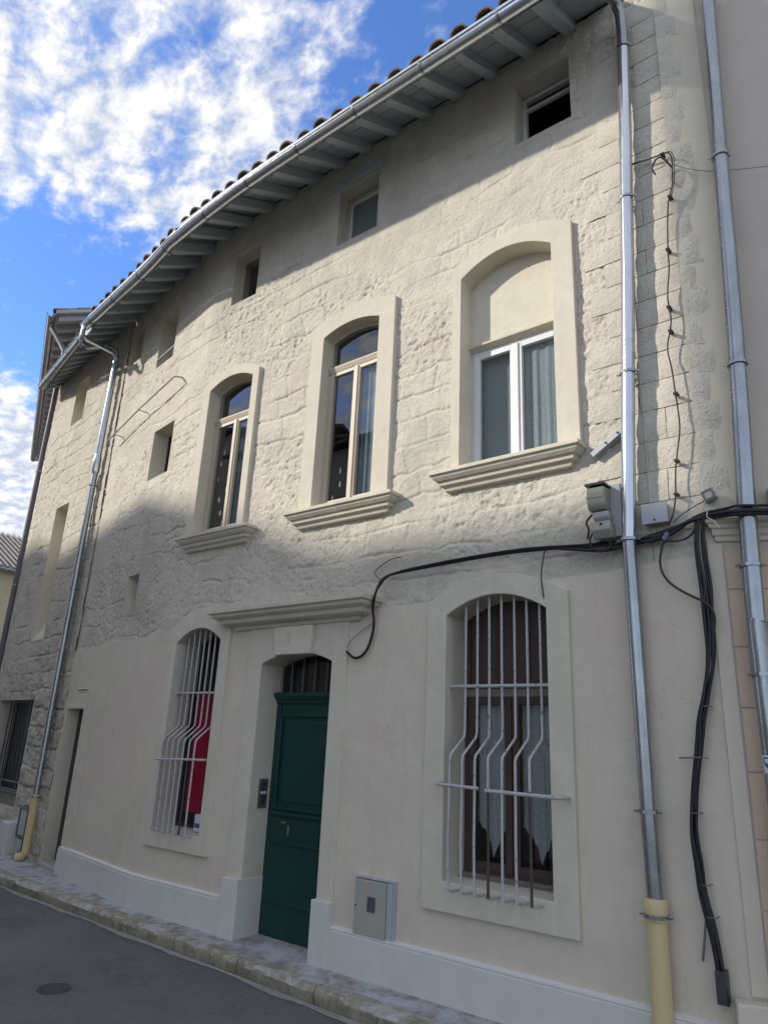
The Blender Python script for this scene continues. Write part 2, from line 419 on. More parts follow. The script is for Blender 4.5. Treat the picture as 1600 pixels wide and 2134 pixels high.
class MB:
    def __init__(s, F=FW): s.v = []; s.f = []; s.F = F
    def P(s, u, v, z): s.v.append(s.F(u, v, z)); return len(s.v) - 1
    def W(s, p): s.v.append(Vector(p)); return len(s.v) - 1
    def quad(s, a, b, c, d): s.f.append((a, b, c, d))
    def poly(s, pts):
        s.f.append(tuple(s.P(*p) for p in pts)); return s
    def box(s, u0, u1, v0, v1, z0, z1):
        i = [s.P(u, v, z) for z in (z0, z1) for v in (v0, v1) for u in (u0, u1)]
        s.f += [(i[0], i[1], i[5], i[4]), (i[1], i[3], i[7], i[5]), (i[3], i[2], i[6], i[7]),
                (i[2], i[0], i[4], i[6]), (i[4], i[5], i[7], i[6]), (i[2], i[3], i[1], i[0])]
        return s
    def tube(s, path, r, n=8, cap=True, world=False):
        pts = [Vector(p) if world else s.F(*p) for p in path]
        up = None; rings = []
        for i, p in enumerate(pts):
            t = (pts[min(i + 1, len(pts) - 1)] - pts[max(i - 1, 0)]).normalized()
            if up is None:
                up = t.orthogonal().normalized()
            up = (up - t * up.dot(t)).normalized()
            b = t.cross(up)
            rr = r[i] if isinstance(r, (list, tuple)) else r
            rings.append([s.W(p + (up * math.cos(2 * math.pi * j / n) + b * math.sin(2 * math.pi * j / n)) * rr) for j in range(n)])
        for a, b in zip(rings, rings[1:]):
            for j in range(n):
                s.f.append((a[j], a[(j + 1) % n], b[(j + 1) % n], b[j]))
        if cap:
            s.f.append(tuple(reversed(rings[0]))); s.f.append(tuple(rings[-1]))
        return s
    def prism(s, pts, a, b, axis='v'):
        """polygon pts extruded; axis v: pts=(u,z) ; axis u: pts=(v,z)"""
        if axis == 'v': A = [s.P(p[0], a, p[1]) for p in pts]; B = [s.P(p[0], b, p[1]) for p in pts]
        else: A = [s.P(a, p[0], p[1]) for p in pts]; B = [s.P(b, p[0], p[1]) for p in pts]
        n = len(pts)
        s.f.append(tuple(A)); s.f.append(tuple(reversed(B)))
        for i in range(n): s.f.append((A[i], B[i], B[(i + 1) % n], A[(i + 1) % n]))
        return s
    def moulding(s, u0, u1, prof, back=0.03):
        """profile (d,z) top to bottom, mitred returns at both ends"""
        rows = [[s.P(u0 - d, back, z), s.P(u0 - d, -d, z), s.P(u1 + d, -d, z), s.P(u1 + d, back, z)] for d, z in prof]
        for a, b in zip(rows, rows[1:]):
            for j in range(3): s.f.append((a[j], b[j], b[j + 1], a[j + 1]))
        s.f.append(tuple(rows[0])); s.f.append(tuple(reversed(rows[-1])))
        return s
    def ring(s, inner, outer, proud, depth, bottom=True, back=0.035, n=14, slope=0.0):
        iu0, iu1, izb, izs, izc = inner; ou0, ou1, ozb, ozs, ozc = outer
        def arc(u0, u1, zs, zc, t): return u0 + (u1 - u0) * t, zs + (zc - zs) * (1 - (2 * t - 1) ** 2)
        I = [(iu0, izb)] + [arc(iu0, iu1, izs, izc, j / n) for j in range(n + 1)] + [(iu1, izb)]
        O = [(ou0, ozb if bottom else izb)] + [arc(ou0, ou1, ozs, ozc, j / n) for j in range(n + 1)] + [(ou1, ozb if bottom else izb)]
        vi = [s.P(u, -proud, z) for u, z in I]; vo = [s.P(u, -proud, z) for u, z in O]
        bi = [s.P(u, depth, z + (slope if (k == 0 or k == len(I) - 1) else 0)) for k, (u, z) in enumerate(I)]
        bo = [s.P(u, back, z) for u, z in O]
        m = len(I)
        for a in range(m - 1):
            s.f.append((vo[a], vi[a], vi[a + 1], vo[a + 1])); s.f.append((vi[a], bi[a], bi[a + 1], vi[a + 1]))
            s.f.append((bo[a], vo[a], vo[a + 1], bo[a + 1]))
        if bottom:
            s.f.append((vo[m - 1], vi[m - 1], vi[0], vo[0])); s.f.append((vi[m - 1], bi[m - 1], bi[0], vi[0]))
            s.f.append((bo[m - 1], vo[m - 1], vo[0], bo[0]))
        return s
    def build(s, name, mat, parent=None, smooth=False, bevel=0.0, kind=None, label=None, auto=None):
        off = ORG.get(parent.name, Vector((0, 0, 0))) if parent else Vector((0, 0, 0))
        me = bpy.data.meshes.new(name)
        me.from_pydata([tuple(p - off) for p in s.v], [], s.f)
        me.materials.append(MT[mat])
        o = bpy.data.objects.new(name, me); COL.objects.link(o)
        if parent: o.parent = parent; ORG[o.name] = off
        if smooth:
            me.polygons.foreach_set('use_smooth', [True] * len(me.polygons))
            if auto: me.set_sharp_from_angle(angle=R(auto))
        if bevel:
            b = o.modifiers.new('edges', 'BEVEL'); b.width = bevel; b.segments = 2; b.limit_method = 'ANGLE'; b.angle_limit = R(35)
            b.harden_normals = False
        if kind: o['kind'] = kind
        if label: o['label'] = label
        me.validate()
        return o

def shared(name, mb, mat, smooth=False, auto=None):
    me = bpy.data.meshes.new(name)
    me.from_pydata([tuple(p) for p in mb.v], [], mb.f); me.materials.append(MT[mat])
    if smooth:
        me.polygons.foreach_set('use_smooth', [True] * len(me.polygons))
        if auto: me.set_sharp_from_angle(angle=R(auto))
    return me
def place(name, me, parent, mat):
    o = bpy.data.objects.new(name, me); COL.objects.link(o)
    off = ORG.get(parent.name, Vector((0, 0, 0)))
    o.parent = parent; ORG[o.name] = off
    o.matrix_basis = Matrix.Translation(-off) @ mat
    return o

# ------------------------------------------------------------------ relief noise for masonry walls
def vnoise(x, y, seed):
    rs = np.random.RandomState(seed); T = rs.rand(256, 256)
    xi = np.floor(x).astype(int); yi = np.floor(y).astype(int); fx_ = x - xi; fy_ = y - yi
    fx_ = fx_ * fx_ * (3 - 2 * fx_); fy_ = fy_ * fy_ * (3 - 2 * fy_)
    g = lambda a, b: T[a % 256, b % 256]
    return (g(xi, yi) * (1 - fx_) + g(xi + 1, yi) * fx_) * (1 - fy_) + (g(xi, yi + 1) * (1 - fx_) + g(xi + 1, yi + 1) * fx_) * fy_
def fbm(x, y, seed, octv=4, gain=0.55):
    a = 1; t = 0; s_ = 0
    for i in range(octv):
        s_ = s_ + a * (vnoise(x * 2 ** i + 17 * i, y * 2 ** i + 5 * i, seed + i) - 0.5); t += a; a *= gain
    return s_ / t * 2
def masonry(s, z, course=0.215, joint=0.010, lump=0.008, seed=3, keep=0.30):
    """height of old coursed rubble under thick limewash, outward positive"""
    wz = z + 0.07 * fbm(s * 1.9, z * 1.7, seed) + 0.022 * fbm(s * 7, z * 7, seed + 9)
    ws = s + 0.09 * fbm(s * 2.6, z * 2.6, seed + 4) + 0.02 * fbm(s * 8, z * 8, seed + 5)
    row = np.floor(wz / course); fz = wz / course - row
    rr = np.random.RandomState(seed + 1).rand(512)
    L = 0.22 + 0.34 * rr[(row.astype(int) * 7) % 512]
    us = ws / L + rr[(row.astype(int) * 13) % 512] * 9
    colm = np.floor(us); fu = us - colm
    d = np.minimum(np.minimum(fz, 1 - fz) * course, np.minimum(fu, 1 - fu) * L)
    jt = np.clip(1 - d / 0.018, 0, 1) ** 1.3
    vis = np.clip(fbm(s * 1.5, z * 2.0, seed + 20, 3) * 2.6 + keep, 0.0, 1)
    rs = np.random.RandomState(seed + 2).rand(1024)
    st = rs[((row * 31 + colm * 17).astype(int)) % 1024] - 0.5
    edge = np.clip(d / 0.03, 0, 1)
    h = -joint * jt * vis + st * 0.011 * edge * np.clip(vis + 0.25, 0, 1)
    h = h + lump * fbm(s * 5.5, z * 6.5, seed + 30, 5, 0.66)
    # scabby skin: ridges and torn patches
    rg = 1 - np.abs(fbm(s * 9 + 2 * fbm(s * 3, z * 3, seed + 61, 2), z * 11, seed + 60, 4, 0.6)) * 3
    mod = np.clip(fbm(s * 1.3, z * 1.5, seed + 50, 3) * 2.2 + 0.6, 0.1, 1)
    h = h + 0.0035 * mod * np.clip(rg, 0, 1) + 0.0055 * mod * fbm(s * 14, z * 14, seed + 70, 3, 0.7)
    pk = fbm(s * 24, z * 24, seed + 40, 3, 0.65)
    p2 = fbm(s * 38, z * 30, seed + 80, 2, 0.7)
    h = h * 0.85 - 0.014 * mod * np.clip(pk - 0.08, 0, 1) * 2.2 + 0.005 * mod * pk + 0.004 * mod * p2
    h = h - 0.006 * np.clip(1 - np.minimum(fz, 1 - fz) * course / 0.012, 0, 1) * np.clip(vis + 0.15, 0, 1)
    return h
def relief_wall(name, F, s0, s1, z0, ztop, holes, step, v0, fn, mat, parent, snap_s=(), snap_z=(), lip=None, arches=()):
    if not callable(ztop): zt = ztop; ztop = lambda s_: np.full_like(s_, zt)
    S = np.unique(np.round(np.concatenate([np.arange(s0, s1, step), [s1], snap_s]), 4))
    Z = np.unique(np.round(np.concatenate([np.arange(z0, float(np.max(ztop(S))), step), snap_z, [float(np.max(ztop(S)))]]), 4))
    Sg, Zg = np.meshgrid(S, Z, indexing='ij')
    h = fn(Sg, Zg)
    for a, b, c, d in holes:
        du = np.maximum(np.maximum(a - Sg, Sg - b), 0); dz = np.maximum(np.maximum(c - Zg, Zg - d), 0)
        h = h * np.clip(np.hypot(du, dz) / 0.04, 0, 1)
    tp = ztop(S)[:, None]
    Zc = np.minimum(Zg, tp)
    ns, nz = Sg.shape
    vs = []
    for i in range(ns):
        for j in range(nz):
            p = F(float(Sg[i, j]), v0 - float(h[i, j]), float(Zc[i, j])); vs.append((p.x, p.y, p.z))
    cs = (Sg[:-1, :-1] + Sg[1:, 1:]) / 2; cz = (Zg[:-1, :-1] + Zg[1:, 1:]) / 2
    keep = np.ones_like(cs, bool)
    for a, b, c, d in holes: keep &= ~((cs > a) & (cs < b) & (cz > c) & (cz < d))
    for a, b, c, d, e in arches:
        t = np.clip((cs - a) / (b - a), 0, 1)
        keep &= ~((cs > a) & (cs < b) & (cz > c) & (cz < d + (e - d) * (1 - (2 * t - 1) ** 2)))
    keep &= Zg[:-1, :-1] < (tp[:-1] - 1e-4)
    ii, jj = np.nonzero(keep)
    a = ii * nz + jj; b = (ii + 1) * nz + jj
    fs = np.stack([a, b, b + 1, a + 1], 1)
    vs = np.array(vs)
    if lip is not None:
        # top edge turned back into the wall
        n0 = len(vs); ext = []; lf = []
        for i in range(ns):
            t0 = float(ztop(S[i:i + 1])[0])
            p = F(float(S[i]), v0 - float(h[i, -1]), t0); q = F(float(S[i]), v0 + lip, t0 + 0.006)
            ext += [(p.x, p.y, p.z), (q.x, q.y, q.z)]
        for i in range(ns - 1):
            c0 = float(S[i] + S[i + 1]) / 2
            if any(a_ < c0 < b_ and d_ > t0 for a_, b_, c_, d_ in holes): continue
            lf.append((n0 + 2 * i, n0 + 2 * i + 2, n0 + 2 * i + 3, n0 + 2 * i + 1))
        vs = np.vstack([vs, ext]); fs = np.vstack([fs, lf])
    # drop unused verts
    used = np.unique(fs); rm = -np.ones(len(vs), int); rm[used] = np.arange(len(used)); vs = vs[used]; fs = rm[fs]
    off = ORG[parent.name]; vs = vs - np.array(off)
    me = bpy.data.meshes.new(name)
    me.vertices.add(len(vs)); me.vertices.foreach_set('co', vs.astype(np.float32).ravel())
    me.loops.add(fs.size); me.loops.foreach_set('vertex_index', fs.ravel().astype(np.int32))
    me.polygons.add(len(fs)); me.polygons.foreach_set('loop_start', np.arange(0, fs.size, 4, dtype=np.int32))
    me.polygons.foreach_set('loop_total', np.full(len(fs), 4, dtype=np.int32)) if False else None
    me.update(calc_edges=True); me.validate()
    me.polygons.foreach_set('use_smooth', [True] * len(me.polygons))
    me.materials.append(MT[mat])
    o = bpy.data.objects.new(name, me); COL.objects.link(o); o.parent = parent; ORG[o.name] = off
    return o
def reveal(F, a, b, c, d, depth, v0=0.0, name='window_reveal', mat='surround_plaster', parent=None, back=False, sill=0.02):
    m = MB(F)
    p = lambda u, v, z: m.P(u, v, z)
    o_ = [p(a, v0, c), p(b, v0, c), p(b, v0, d), p(a, v0, d)]
    i_ = [p(a, depth, c + sill), p(b, depth, c + sill), p(b, depth, d), p(a, depth, d)]
    for j in range(4): m.quad(o_[j], i_[j], i_[(j + 1) % 4], o_[(j + 1) % 4])
    if back: m.quad(*i_)
    return m.build(name, mat, parent)
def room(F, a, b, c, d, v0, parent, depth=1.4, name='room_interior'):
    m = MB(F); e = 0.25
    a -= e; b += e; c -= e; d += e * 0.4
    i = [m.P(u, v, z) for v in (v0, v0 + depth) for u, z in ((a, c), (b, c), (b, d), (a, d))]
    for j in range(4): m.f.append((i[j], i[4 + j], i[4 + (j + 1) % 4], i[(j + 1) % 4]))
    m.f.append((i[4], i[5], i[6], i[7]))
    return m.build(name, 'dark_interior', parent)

# ================================================================== GROUND
RZ, PZ = 0.05, 0.15
m = MB(); m.poly([(-400, -400, RZ), (400, -400, RZ), (400, 400, RZ), (-400, 400, RZ)])
road = m.build('road', 'asphalt', kind='structure')
KE = [(-40, 18.5), (-18, 7.3), (-11.5, 4.28), (-8.02, 3.96), (-5.93, 3.87), (-4.83, 3.83), (-2.65, 3.73), (-0.9, 3.66), (0.6, 3.85), (9, 7.2)]
KE = [Vector((x, y, 0)) for x, y in KE]
def kerb_at(dist):
    for a, b in zip(KE, KE[1:]):
        L = (b - a).length
        if dist <= L: return a + (b - a) * (dist / L), (b - a).normalized()
        dist -= L
    return KE[-1], (KE[-1] - KE[-2]).normalized()
# pavement between kerb and walls
inn = [Vector((-40, 21.5, 0)), Vector((-18, 9.4, 0)), Vector((-11.3, 5.4, 0)), Vector((-8.02, 5.0, 0)), Vector((-5.93, 4.6, 0)), Vector((-4.83, 4.6, 0)), Vector((-2.65, 4.6, 0)), Vector((-0.9, 4.6, 0)), Vector((0.6, 5.3, 0)), Vector((9, 8.8, 0))]
pav = struct('pavement')
m = MB()
for i in range(len(KE) - 1):
    n = 8 if i >= 2 else 2
    for j in range(n):
        A = KE[i].lerp(KE[i + 1], j / n) + Vector((0, 0.05, 0)); B = KE[i].lerp(KE[i + 1], (j + 1) / n) + Vector((0, 0.05, 0))
        C_ = inn[i].lerp(inn[i + 1], (j + 1) / n); D = inn[i].lerp(inn[i + 1], j / n)
        m.poly([(A.x, A.y, PZ - 0.006), (B.x, B.y, PZ - 0.006), (C_.x, C_.y, PZ + 0.012), (D.x, D.y, PZ + 0.012)])
m.build('paving', 'splashed_concrete', pav)
kb = struct('kerb')
tot_len = sum((b - a).length for a, b in zip(KE, KE[1:]))
def dist_of_x(x):
    d = 0
    for a, b in zip(KE, KE[1:]):
        if a.x <= x <= b.x: return d + (b - a).length * (x - a.x) / (b.x - a.x)
        d += (b - a).length
    return d
joints = [-14.0, -12.4, -10.9, -9.6, -8.4, -7.2, -6.05, -4.95, -4.2, -3.44, -2.5, -1.4, -0.4, 0.7, 1.8, 3.0]
rk = random.Random(5)
for x0, x1 in zip(joints, joints[1:]):
    d0, d1 = dist_of_x(x0) + 0.005, dist_of_x(x1) - 0.005
    n = 14; m = MB(); rows = []
    for j in range(n + 1):
        p, t = kerb_at(d0 + (d1 - d0) * j / n); nn = Vector((-t.y, t.x, 0))
        e = rk.uniform(-0.003, 0.003); q = 0.012 if j in (0, n) else 0
        prof = [(0.012 + q, RZ - 0.02), (0.006 + e + q, RZ + 0.03), (0.0 + e * 1.5 + q, PZ - 0.03), (0.012 + q + rk.uniform(0, 0.008), PZ - 0.006 - q * .4), (0.03 + q, PZ + 0.001 + rk.uniform(-.003, .002)), (0.135, PZ - 0.001)]
        rows.append([m.W(p + nn * a_ + Vector((0, 0, z_))) for a_, z_ in prof])
    for a, b in zip(rows, rows[1:]):
        for j in range(5): m.f.append((a[j], b[j], b[j + 1], a[j + 1]))
    m.f.append(tuple(rows[0])); m.f.append(tuple(reversed(rows[-1])))
    m.build('kerb_stone', 'kerb_limestone', kb, smooth=True, auto=40)
# pale mortar line at the foot of the kerb
m = MB(); pr = None; rg = random.Random(2)
for j in range(261):
    p, t = kerb_at(dist_of_x(-13) + j * 0.06); nn = Vector((t.y, -t.x, 0))
    w = 0.035 + 0.025 * math.sin(j * 0.31) * math.sin(j * 0.11 + 1) + rg.uniform(-0.008, 0.012)
    a = m.W(p + Vector((0, 0, RZ + 0.012))); b = m.W(p + nn * max(w, .012) + Vector((0, 0, RZ + 0.0035)))
    if pr: m.f.append((pr[1], b, a, pr[0]))
    pr = (a, b)
m.build('gutter_mortar', 'pale_mortar', None, kind='structure')
# small iron cover
t = thing('manhole_cover', (-4.75, 2.82, RZ), 'small dark round iron cover set in the asphalt of the street', 'cover')
m = MB(); m.tube([(-4.75, 2.82, RZ - 0.01), (-4.75, 2.82, RZ + 0.006)], 0.075, 24); m.build('lid', 'cast_iron', t, bevel=0.002)
m = MB(); pts = []
n = 28; ring_ = []
for j in range(n):
    a = 2 * math.pi * j / n
    ring_.append([m.P(-4.75 + math.cos(a) * r_, 2.82 + math.sin(a) * r_, z_) for r_, z_ in ((0.078, RZ + 0.004), (0.10, RZ + 0.007), (0.104, RZ - 0.004))])
for j in range(n):
    a, b = ring_[j], ring_[(j + 1) % n]
    m.f += [(a[0], a[1], b[1], b[0]), (a[1], a[2], b[2], b[1])]
m.build('rim', 'cast_iron', t)

# ================================================================== MAIN HOUSE
H = thing('stone_house', (-4.5, 4.15, PZ), 'cream limewashed stone house with green door and arched windows, in the middle', 'house')
SM0 = -6.0 - L3                                       # far end of the front
# openings in (s)  (a, b, zbottom, ztop)
ATT = [(-2.17, -1.68, 6.32, 6.95), (-4.13, -3.62, 6.22, 6.86), (-5.69, -5.28, 6.14, 6.78), (-7.42, -6.95, 6.0, 6.72), (-8.35, -8.0, 6.40, 6.95)]
SMALLW = (-7.13, -6.61, 4.40, 5.03)
SLOT = (-7.22, -6.93, 2.84, 3.27)
LDOOR = (-8.38, -7.86, 0.19, 1.83)
UP = [  # inner(u0,u1,zb,zs,zc) outer
    ((-2.65, -1.87, 3.57, 5.195, 5.33), (-2.73, -1.705, 3.5, 5.325, 5.465)),
    ((-4.155, -3.495, 3.49, 5.175, 5.245), (-4.31, -3.32, 3.4, 5.32, 5.41)),
    ((-5.80, -5.13, 3.49, 5.10, 5.19), (-5.92, -5.035, 3.4, 5.165, 5.30))]
GW = [((-2.73, -1.98, 0.80, 2.465, 2.585), (-2.885, -1.83, 0.63, 2.565, 2.72)),
      ((-5.785, -5.14, 0.80, 2.42, 2.545), (-5.90, -5.02, 0.66, 2.545, 2.73))]
DOOR = (-4.585, -3.79, PZ, 2.19, 2.275)
def mid_arch(i, o, m_=0.45):
    return (i[0] + (o[0] - i[0]) * m_, i[1] + (o[1] - i[1]) * m_, i[2] - 0.05, i[3] + (o[3] - i[3]) * m_, i[4] + (o[4] - i[4]) * m_)
def ztop_smooth(s): return 2.54 + 0.012 * (s + 6) + np.clip(s + 3.2, 0, 3) * 0.045 + 0.004 * np.sin(s * 9)
rects = ATT + [SMALLW, SLOT]
relief_wall('upper_wall', FM, SM0, -1.0, 2.44, 7.24, rects, 0.0105, 0.018, lambda s, z: masonry(s, z),
            'limewashed_stone', H, snap_s=[v for r_ in rects for v in r_[:2]] + [-6.0], snap_z=[v for r_ in rects for v in r_[2:]],
            arches=[mid_arch(i, o) for i, o in UP] + [mid_arch(i, o) for i, o in GW])
relief_wall('lower_render', FM, SM0, -1.0, 0.0, ztop_smooth, [LDOOR], 0.035, 0.0,
            lambda s, z: 0.004 * fbm(s * 1.3, z * 1.3, 77, 4) + 0.0012 * fbm(s * 9, z * 9, 78, 2), 'smooth_render', H,
            snap_s=[LDOOR[0], LDOOR[1], -6.0], snap_z=[LDOOR[2], LDOOR[3]], lip=0.03,
            arches=[mid_arch(i, o) for i, o in GW] + [(DOOR[0] - 0.05, DOOR[1] + 0.05, 0, 2.24, 2.32)])
# window surrounds
for idx, ((i, o), dp) in enumerate(zip(UP, (0.19, 0.12, 0.13))):
    MB(F2).ring(i, o, 0.022, dp, True, slope=0.015).build('window_surround', 'surround_plaster', H, bevel=0.005)
for idx, (i, o) in enumerate(GW):
    MB(F2).ring(i, o, 0.034, 0.26, True, slope=0.02).build('window_surround', 'surround_plaster', H, bevel=0.006)
# moulded sills
prof = lambda zt, k_=1.0: [(0.02, zt + 0.018), (0.112, zt), (0.115, zt - 0.028), (0.098, zt - 0.036), (0.094, zt - 0.05), (0.075, zt - 0.072), (0.058, zt - 0.078), (0.055, zt - 0.105), (0.03, zt - 0.118), (0.022, zt - 0.145), (0.0, zt - 0.15)]
for u0, u1, zt in ((-2.745, -1.80, 3.535), (-4.28, -3.33, 3.475), (-5.83, -4.99, 3.465)):
    MB(F2).moulding(u0, u1, prof(zt)).build('window_sill', 'moulding_plaster', H, bevel=0.003)
# door case, cornice, keystone
m = MB(F2)
m.ring(DOOR, (-4.75, -3.64, PZ, 2.50, 2.50), 0.02, 0.25, False)
m.build('door_surround', 'surround_plaster', H, bevel=0.006)
zt = 2.60
MB(F2).moulding(-4.93, -3.56, [(0.02, zt + 0.085), (0.215, zt + 0.055), (0.215, zt + 0.02), (0.19, zt + 0.012), (0.185, zt - 0.01), (0.16, zt - 0.025), (0.14, zt - 0.03), (0.13, zt - 0.062), (0.10, zt - 0.075), (0.045, zt - 0.08), (0.04, zt - 0.11), (0.0, zt - 0.115)]).build('door_cornice', 'moulding_plaster', H, bevel=0.003)
ks = MB(F2)
ks.prism([(-4.385, 2.25), (-3.985, 2.25), (-3.965, 2.478), (-4.41, 2.478)][::-1], -0.080, 0.02)
ks = ks.build('keystone', 'surround_plaster', H, bevel=0.008)
MB(F2).prism([(-4.235, 2.345), (-4.215, 2.335), (-4.205, 2.37), (-4.208, 2.42), (-4.222, 2.435), (-4.238, 2.42)][::-1], -0.090, -0.07).build('keystone_mark', 'moulding_plaster', ks)
# plinth in grey paint
m = MB(FM)
def plinth(s0, s1, zt, d, name='plinth'):
    m = MB(FM); L = max(1, int(abs(s1 - s0) / 0.5)); pts = [s0 + (s1 - s0) * j / L for j in range(L + 1)]
    if s0 < -6.0 < s1: pts = sorted(set(pts + [-6.0]))
    rows = [[m.P(s_, -d - 0.008, 0.1), m.P(s_, -d, zt - 0.012), m.P(s_, -d + 0.01, zt), m.P(s_, 0.03, zt + 0.012)] for s_ in pts]
    for a, b in zip(rows, rows[1:]):
        for j in range(3): m.f.append((a[j], b[j], b[j + 1], a[j + 1]))
    m.f.append(tuple([rows[0][k_] for k_ in (0, 1, 2, 3)] + [m.P(s0, 0.03, 0.1)]))
    m.f.append(tuple([rows[-1][k_] for k_ in (3, 2, 1, 0)] + [m.P(s1, 0.03, 0.1)]))
    m.build(name, 'grey_plinth_paint', H)
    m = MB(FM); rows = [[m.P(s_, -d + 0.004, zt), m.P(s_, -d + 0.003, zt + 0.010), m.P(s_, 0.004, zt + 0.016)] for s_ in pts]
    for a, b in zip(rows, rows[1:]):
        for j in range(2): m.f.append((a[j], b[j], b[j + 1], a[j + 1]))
    m.build('plinth_skylit_edge', 'skylit_edge_white', H)  # whitish strip paints in the sky light on the plinth's top edge
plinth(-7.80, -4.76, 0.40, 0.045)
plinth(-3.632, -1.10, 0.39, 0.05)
m = MB(F2); m.box(-4.765, -4.575, -0.062, 0.255, 0.1, 0.56); m.build('door_jamb_base', 'grey_plinth_paint', H, bevel=0.006)
m = MB(F2); m.box(-3.80, -3.628, -0.062, 0.255, 0.1, 0.545); m.build('door_jamb_base', 'grey_plinth_paint', H, bevel=0.006)
# ---- quoin stones at the corner
rq = random.Random(11)
def stone_block(F, u0, u1, z0, z1, mat, parent, v=0.006, th=0.03, rough_=0.004, name='stone_block'):
    m = MB(F); nu, nz_ = 4, 3; g = []
    for i in range(nu + 1):
        col = []
        for j in range(nz_ + 1):
            e = i in (0, nu) or j in (0, nz_)
            uu = u0 + (u1 - u0) * (i / nu) ; zz_ = z0 + (z1 - z0) * (j / nz_)
            if e: uu += rq.uniform(-.003, .003); zz_ += rq.uniform(-.002, .002)
            col.append(m.P(uu, v + (0.006 if e else 0) + rq.uniform(-rough_, rough_) * (0.5 if e else 1), zz_))
        g.append(col)
    for i in range(nu):
        for j in range(nz_): m.f.append((g[i][j], g[i + 1][j], g[i + 1][j + 1], g[i][j + 1]))
    edge = [g[i][0] for i in range(nu)] + [g[nu][j] for j in range(nz_)] + [g[i][nz_] for i in range(nu, 0, -1)] + [g[0][j] for j in range(nz_, 0, -1)]
    bk = []
    for e in edge:
        n_ = F(0, 1, 0) - F(0, 0, 0); bk.append(m.W(m.v[e] + n_ * th))
    k_ = len(edge)
    for j in range(k_): m.f.append((edge[(j + 1) % k_], edge[j], bk[j], bk[(j + 1) % k_]))
    return m.build(name, mat, parent, smooth=True, auto=50)
zc = 2.86; ci = 0
while zc < 7.0:
    hgt = 0.196 + rq.uniform(-0.015, 0.018); zn = min(zc + hgt, 7.05)
    J = 0.0035
    left = -1.60 + (0.13 if ci % 2 else 0.0) + rq.uniform(-.03, .03)
    midj = -1.27 + (0.09 if ci % 2 else -0.03) + rq.uniform(-.03, .03)
    if zc < 5.9:
        stone_block(F2, left, midj - J, zc + J, zn - J, 'limewashed_stone', H)
    stone_block(F2, midj + J, -1.0, zc + J, zn - J, 'limewashed_stone', H)
    zc = zn; ci += 1
# ---- windows
def frame_rect(m, a, b, c, d, w, v0, v1):
    m.box(a, a + w, v0, v1, c, d); m.box(b - w, b, v0, v1, c, d)
    m.box(a + w, b - w, v0 + .001, v1, c, c + w); m.box(a + w, b - w, v0 + .001, v1, d - w, d)
def win_node(u, v, z, F, label=None):
    o = bpy.data.objects.new('window', None); COL.objects.link(o); o.parent = H; ORG[o.name] = ORG[H.name]
    if label: o['label'] = label
    return o
def pane(F, a, b, c, d, v, parent, mat='pane_glass', zs=None):
    m = MB(F)
    if zs is None: m.box(a, b, v, v + 0.005, c, d)
    else:
        n = 10; pts = [(a, c)] + [(b, c)] + [(b - (b - a) * j / n, zs(b - (b - a) * j / n)) for j in range(n + 1)]
        m.prism(pts, v, v + 0.005)
    return m.build('pane', mat, parent)
# 1: the half-blocked window on the right
w = win_node(0, 0, 0, F2, 'white two-leaf window under a plastered-up arch')
m = MB(F2)
n = 12; pts = [(-2.66, 4.615), (-1.86, 4.615)] + [(-1.86 - 0.80 * j / n, 5.20 + 0.14 * (1 - (2 * j / n - 1) ** 2)) for j in range(n + 1)]
m.prism(pts, 0.145, 0.21); m.build('arch_infill', 'surround_plaster', w)
m = MB(F2); m.prism([(0.10, 4.63), (0.10, 4.612), (0.185, 4.585), (0.2, 4.63)], -2.65, -1.87, 'u'); m.build('head_fillet', 'moulding_plaster', w)
m = MB(F2); frame_rect(m, -2.655, -1.865, 3.58, 4.60, 0.035, 0.16, 0.20); m.build('frame', 'white_frame', w, bevel=0.003)
for a, b in ((-2.622, -2.262), (-2.258, -1.898)):
    m = MB(F2); frame_rect(m, a, b, 3.613, 4.567, 0.048, 0.148, 0.185); m.build('casement', 'white_frame', w, bevel=0.003)
    pane(F2, a + 0.045, b - 0.045, 3.655, 4.525, 0.168, w)
m = MB(F2); m.box(-2.285, -2.235, 0.135, 0.15, 3.62, 4.56); m.build('cover_strip', 'white_frame', w, bevel=0.004)
def curtain(F, a, b, c, d, v, parent, mat='lace_curtain', amp=0.012, freq=55, scallop=None, name='curtain', tilt=0.0):
    m = MB(F); n = 60; k_ = 2; rows = []
    for i in range(n + 1):
        t_ = i / n; u = a + (b - a) * t_
        zb = c + (scallop(t_) if scallop else 0)
        vv = v + amp * math.sin(u * freq) + amp * 0.5 * math.sin(u * freq * 2.3 + 1)
        rows.append([m.P(u, vv + tilt * 0, zb), m.P(u + 0.003 * math.sin(i), vv * 1.0, (zb + d) / 2), m.P(u, v + amp * .6 * math.sin(u * freq), d)])
    for p, q in zip(rows, rows[1:]):
        for j in range(k_): m.f.append((p[j], q[j], q[j + 1], p[j + 1]))
    return m.build(name, mat, parent, smooth=True)
curtain(F2, -2.24, -1.88, 3.60, 4.58, 0.205, w, amp=0.008, freq=60)
curtain(F2, -2.63, -2.28, 3.60, 4.58, 0.24, w, 'grey_blind_and_reflection', amp=0.002, freq=20, name='blind')  # grey sheet added in place of the facade reflected in the left pane
room(F2, -2.65, -1.87, 3.6, 4.6, 0.25, w)
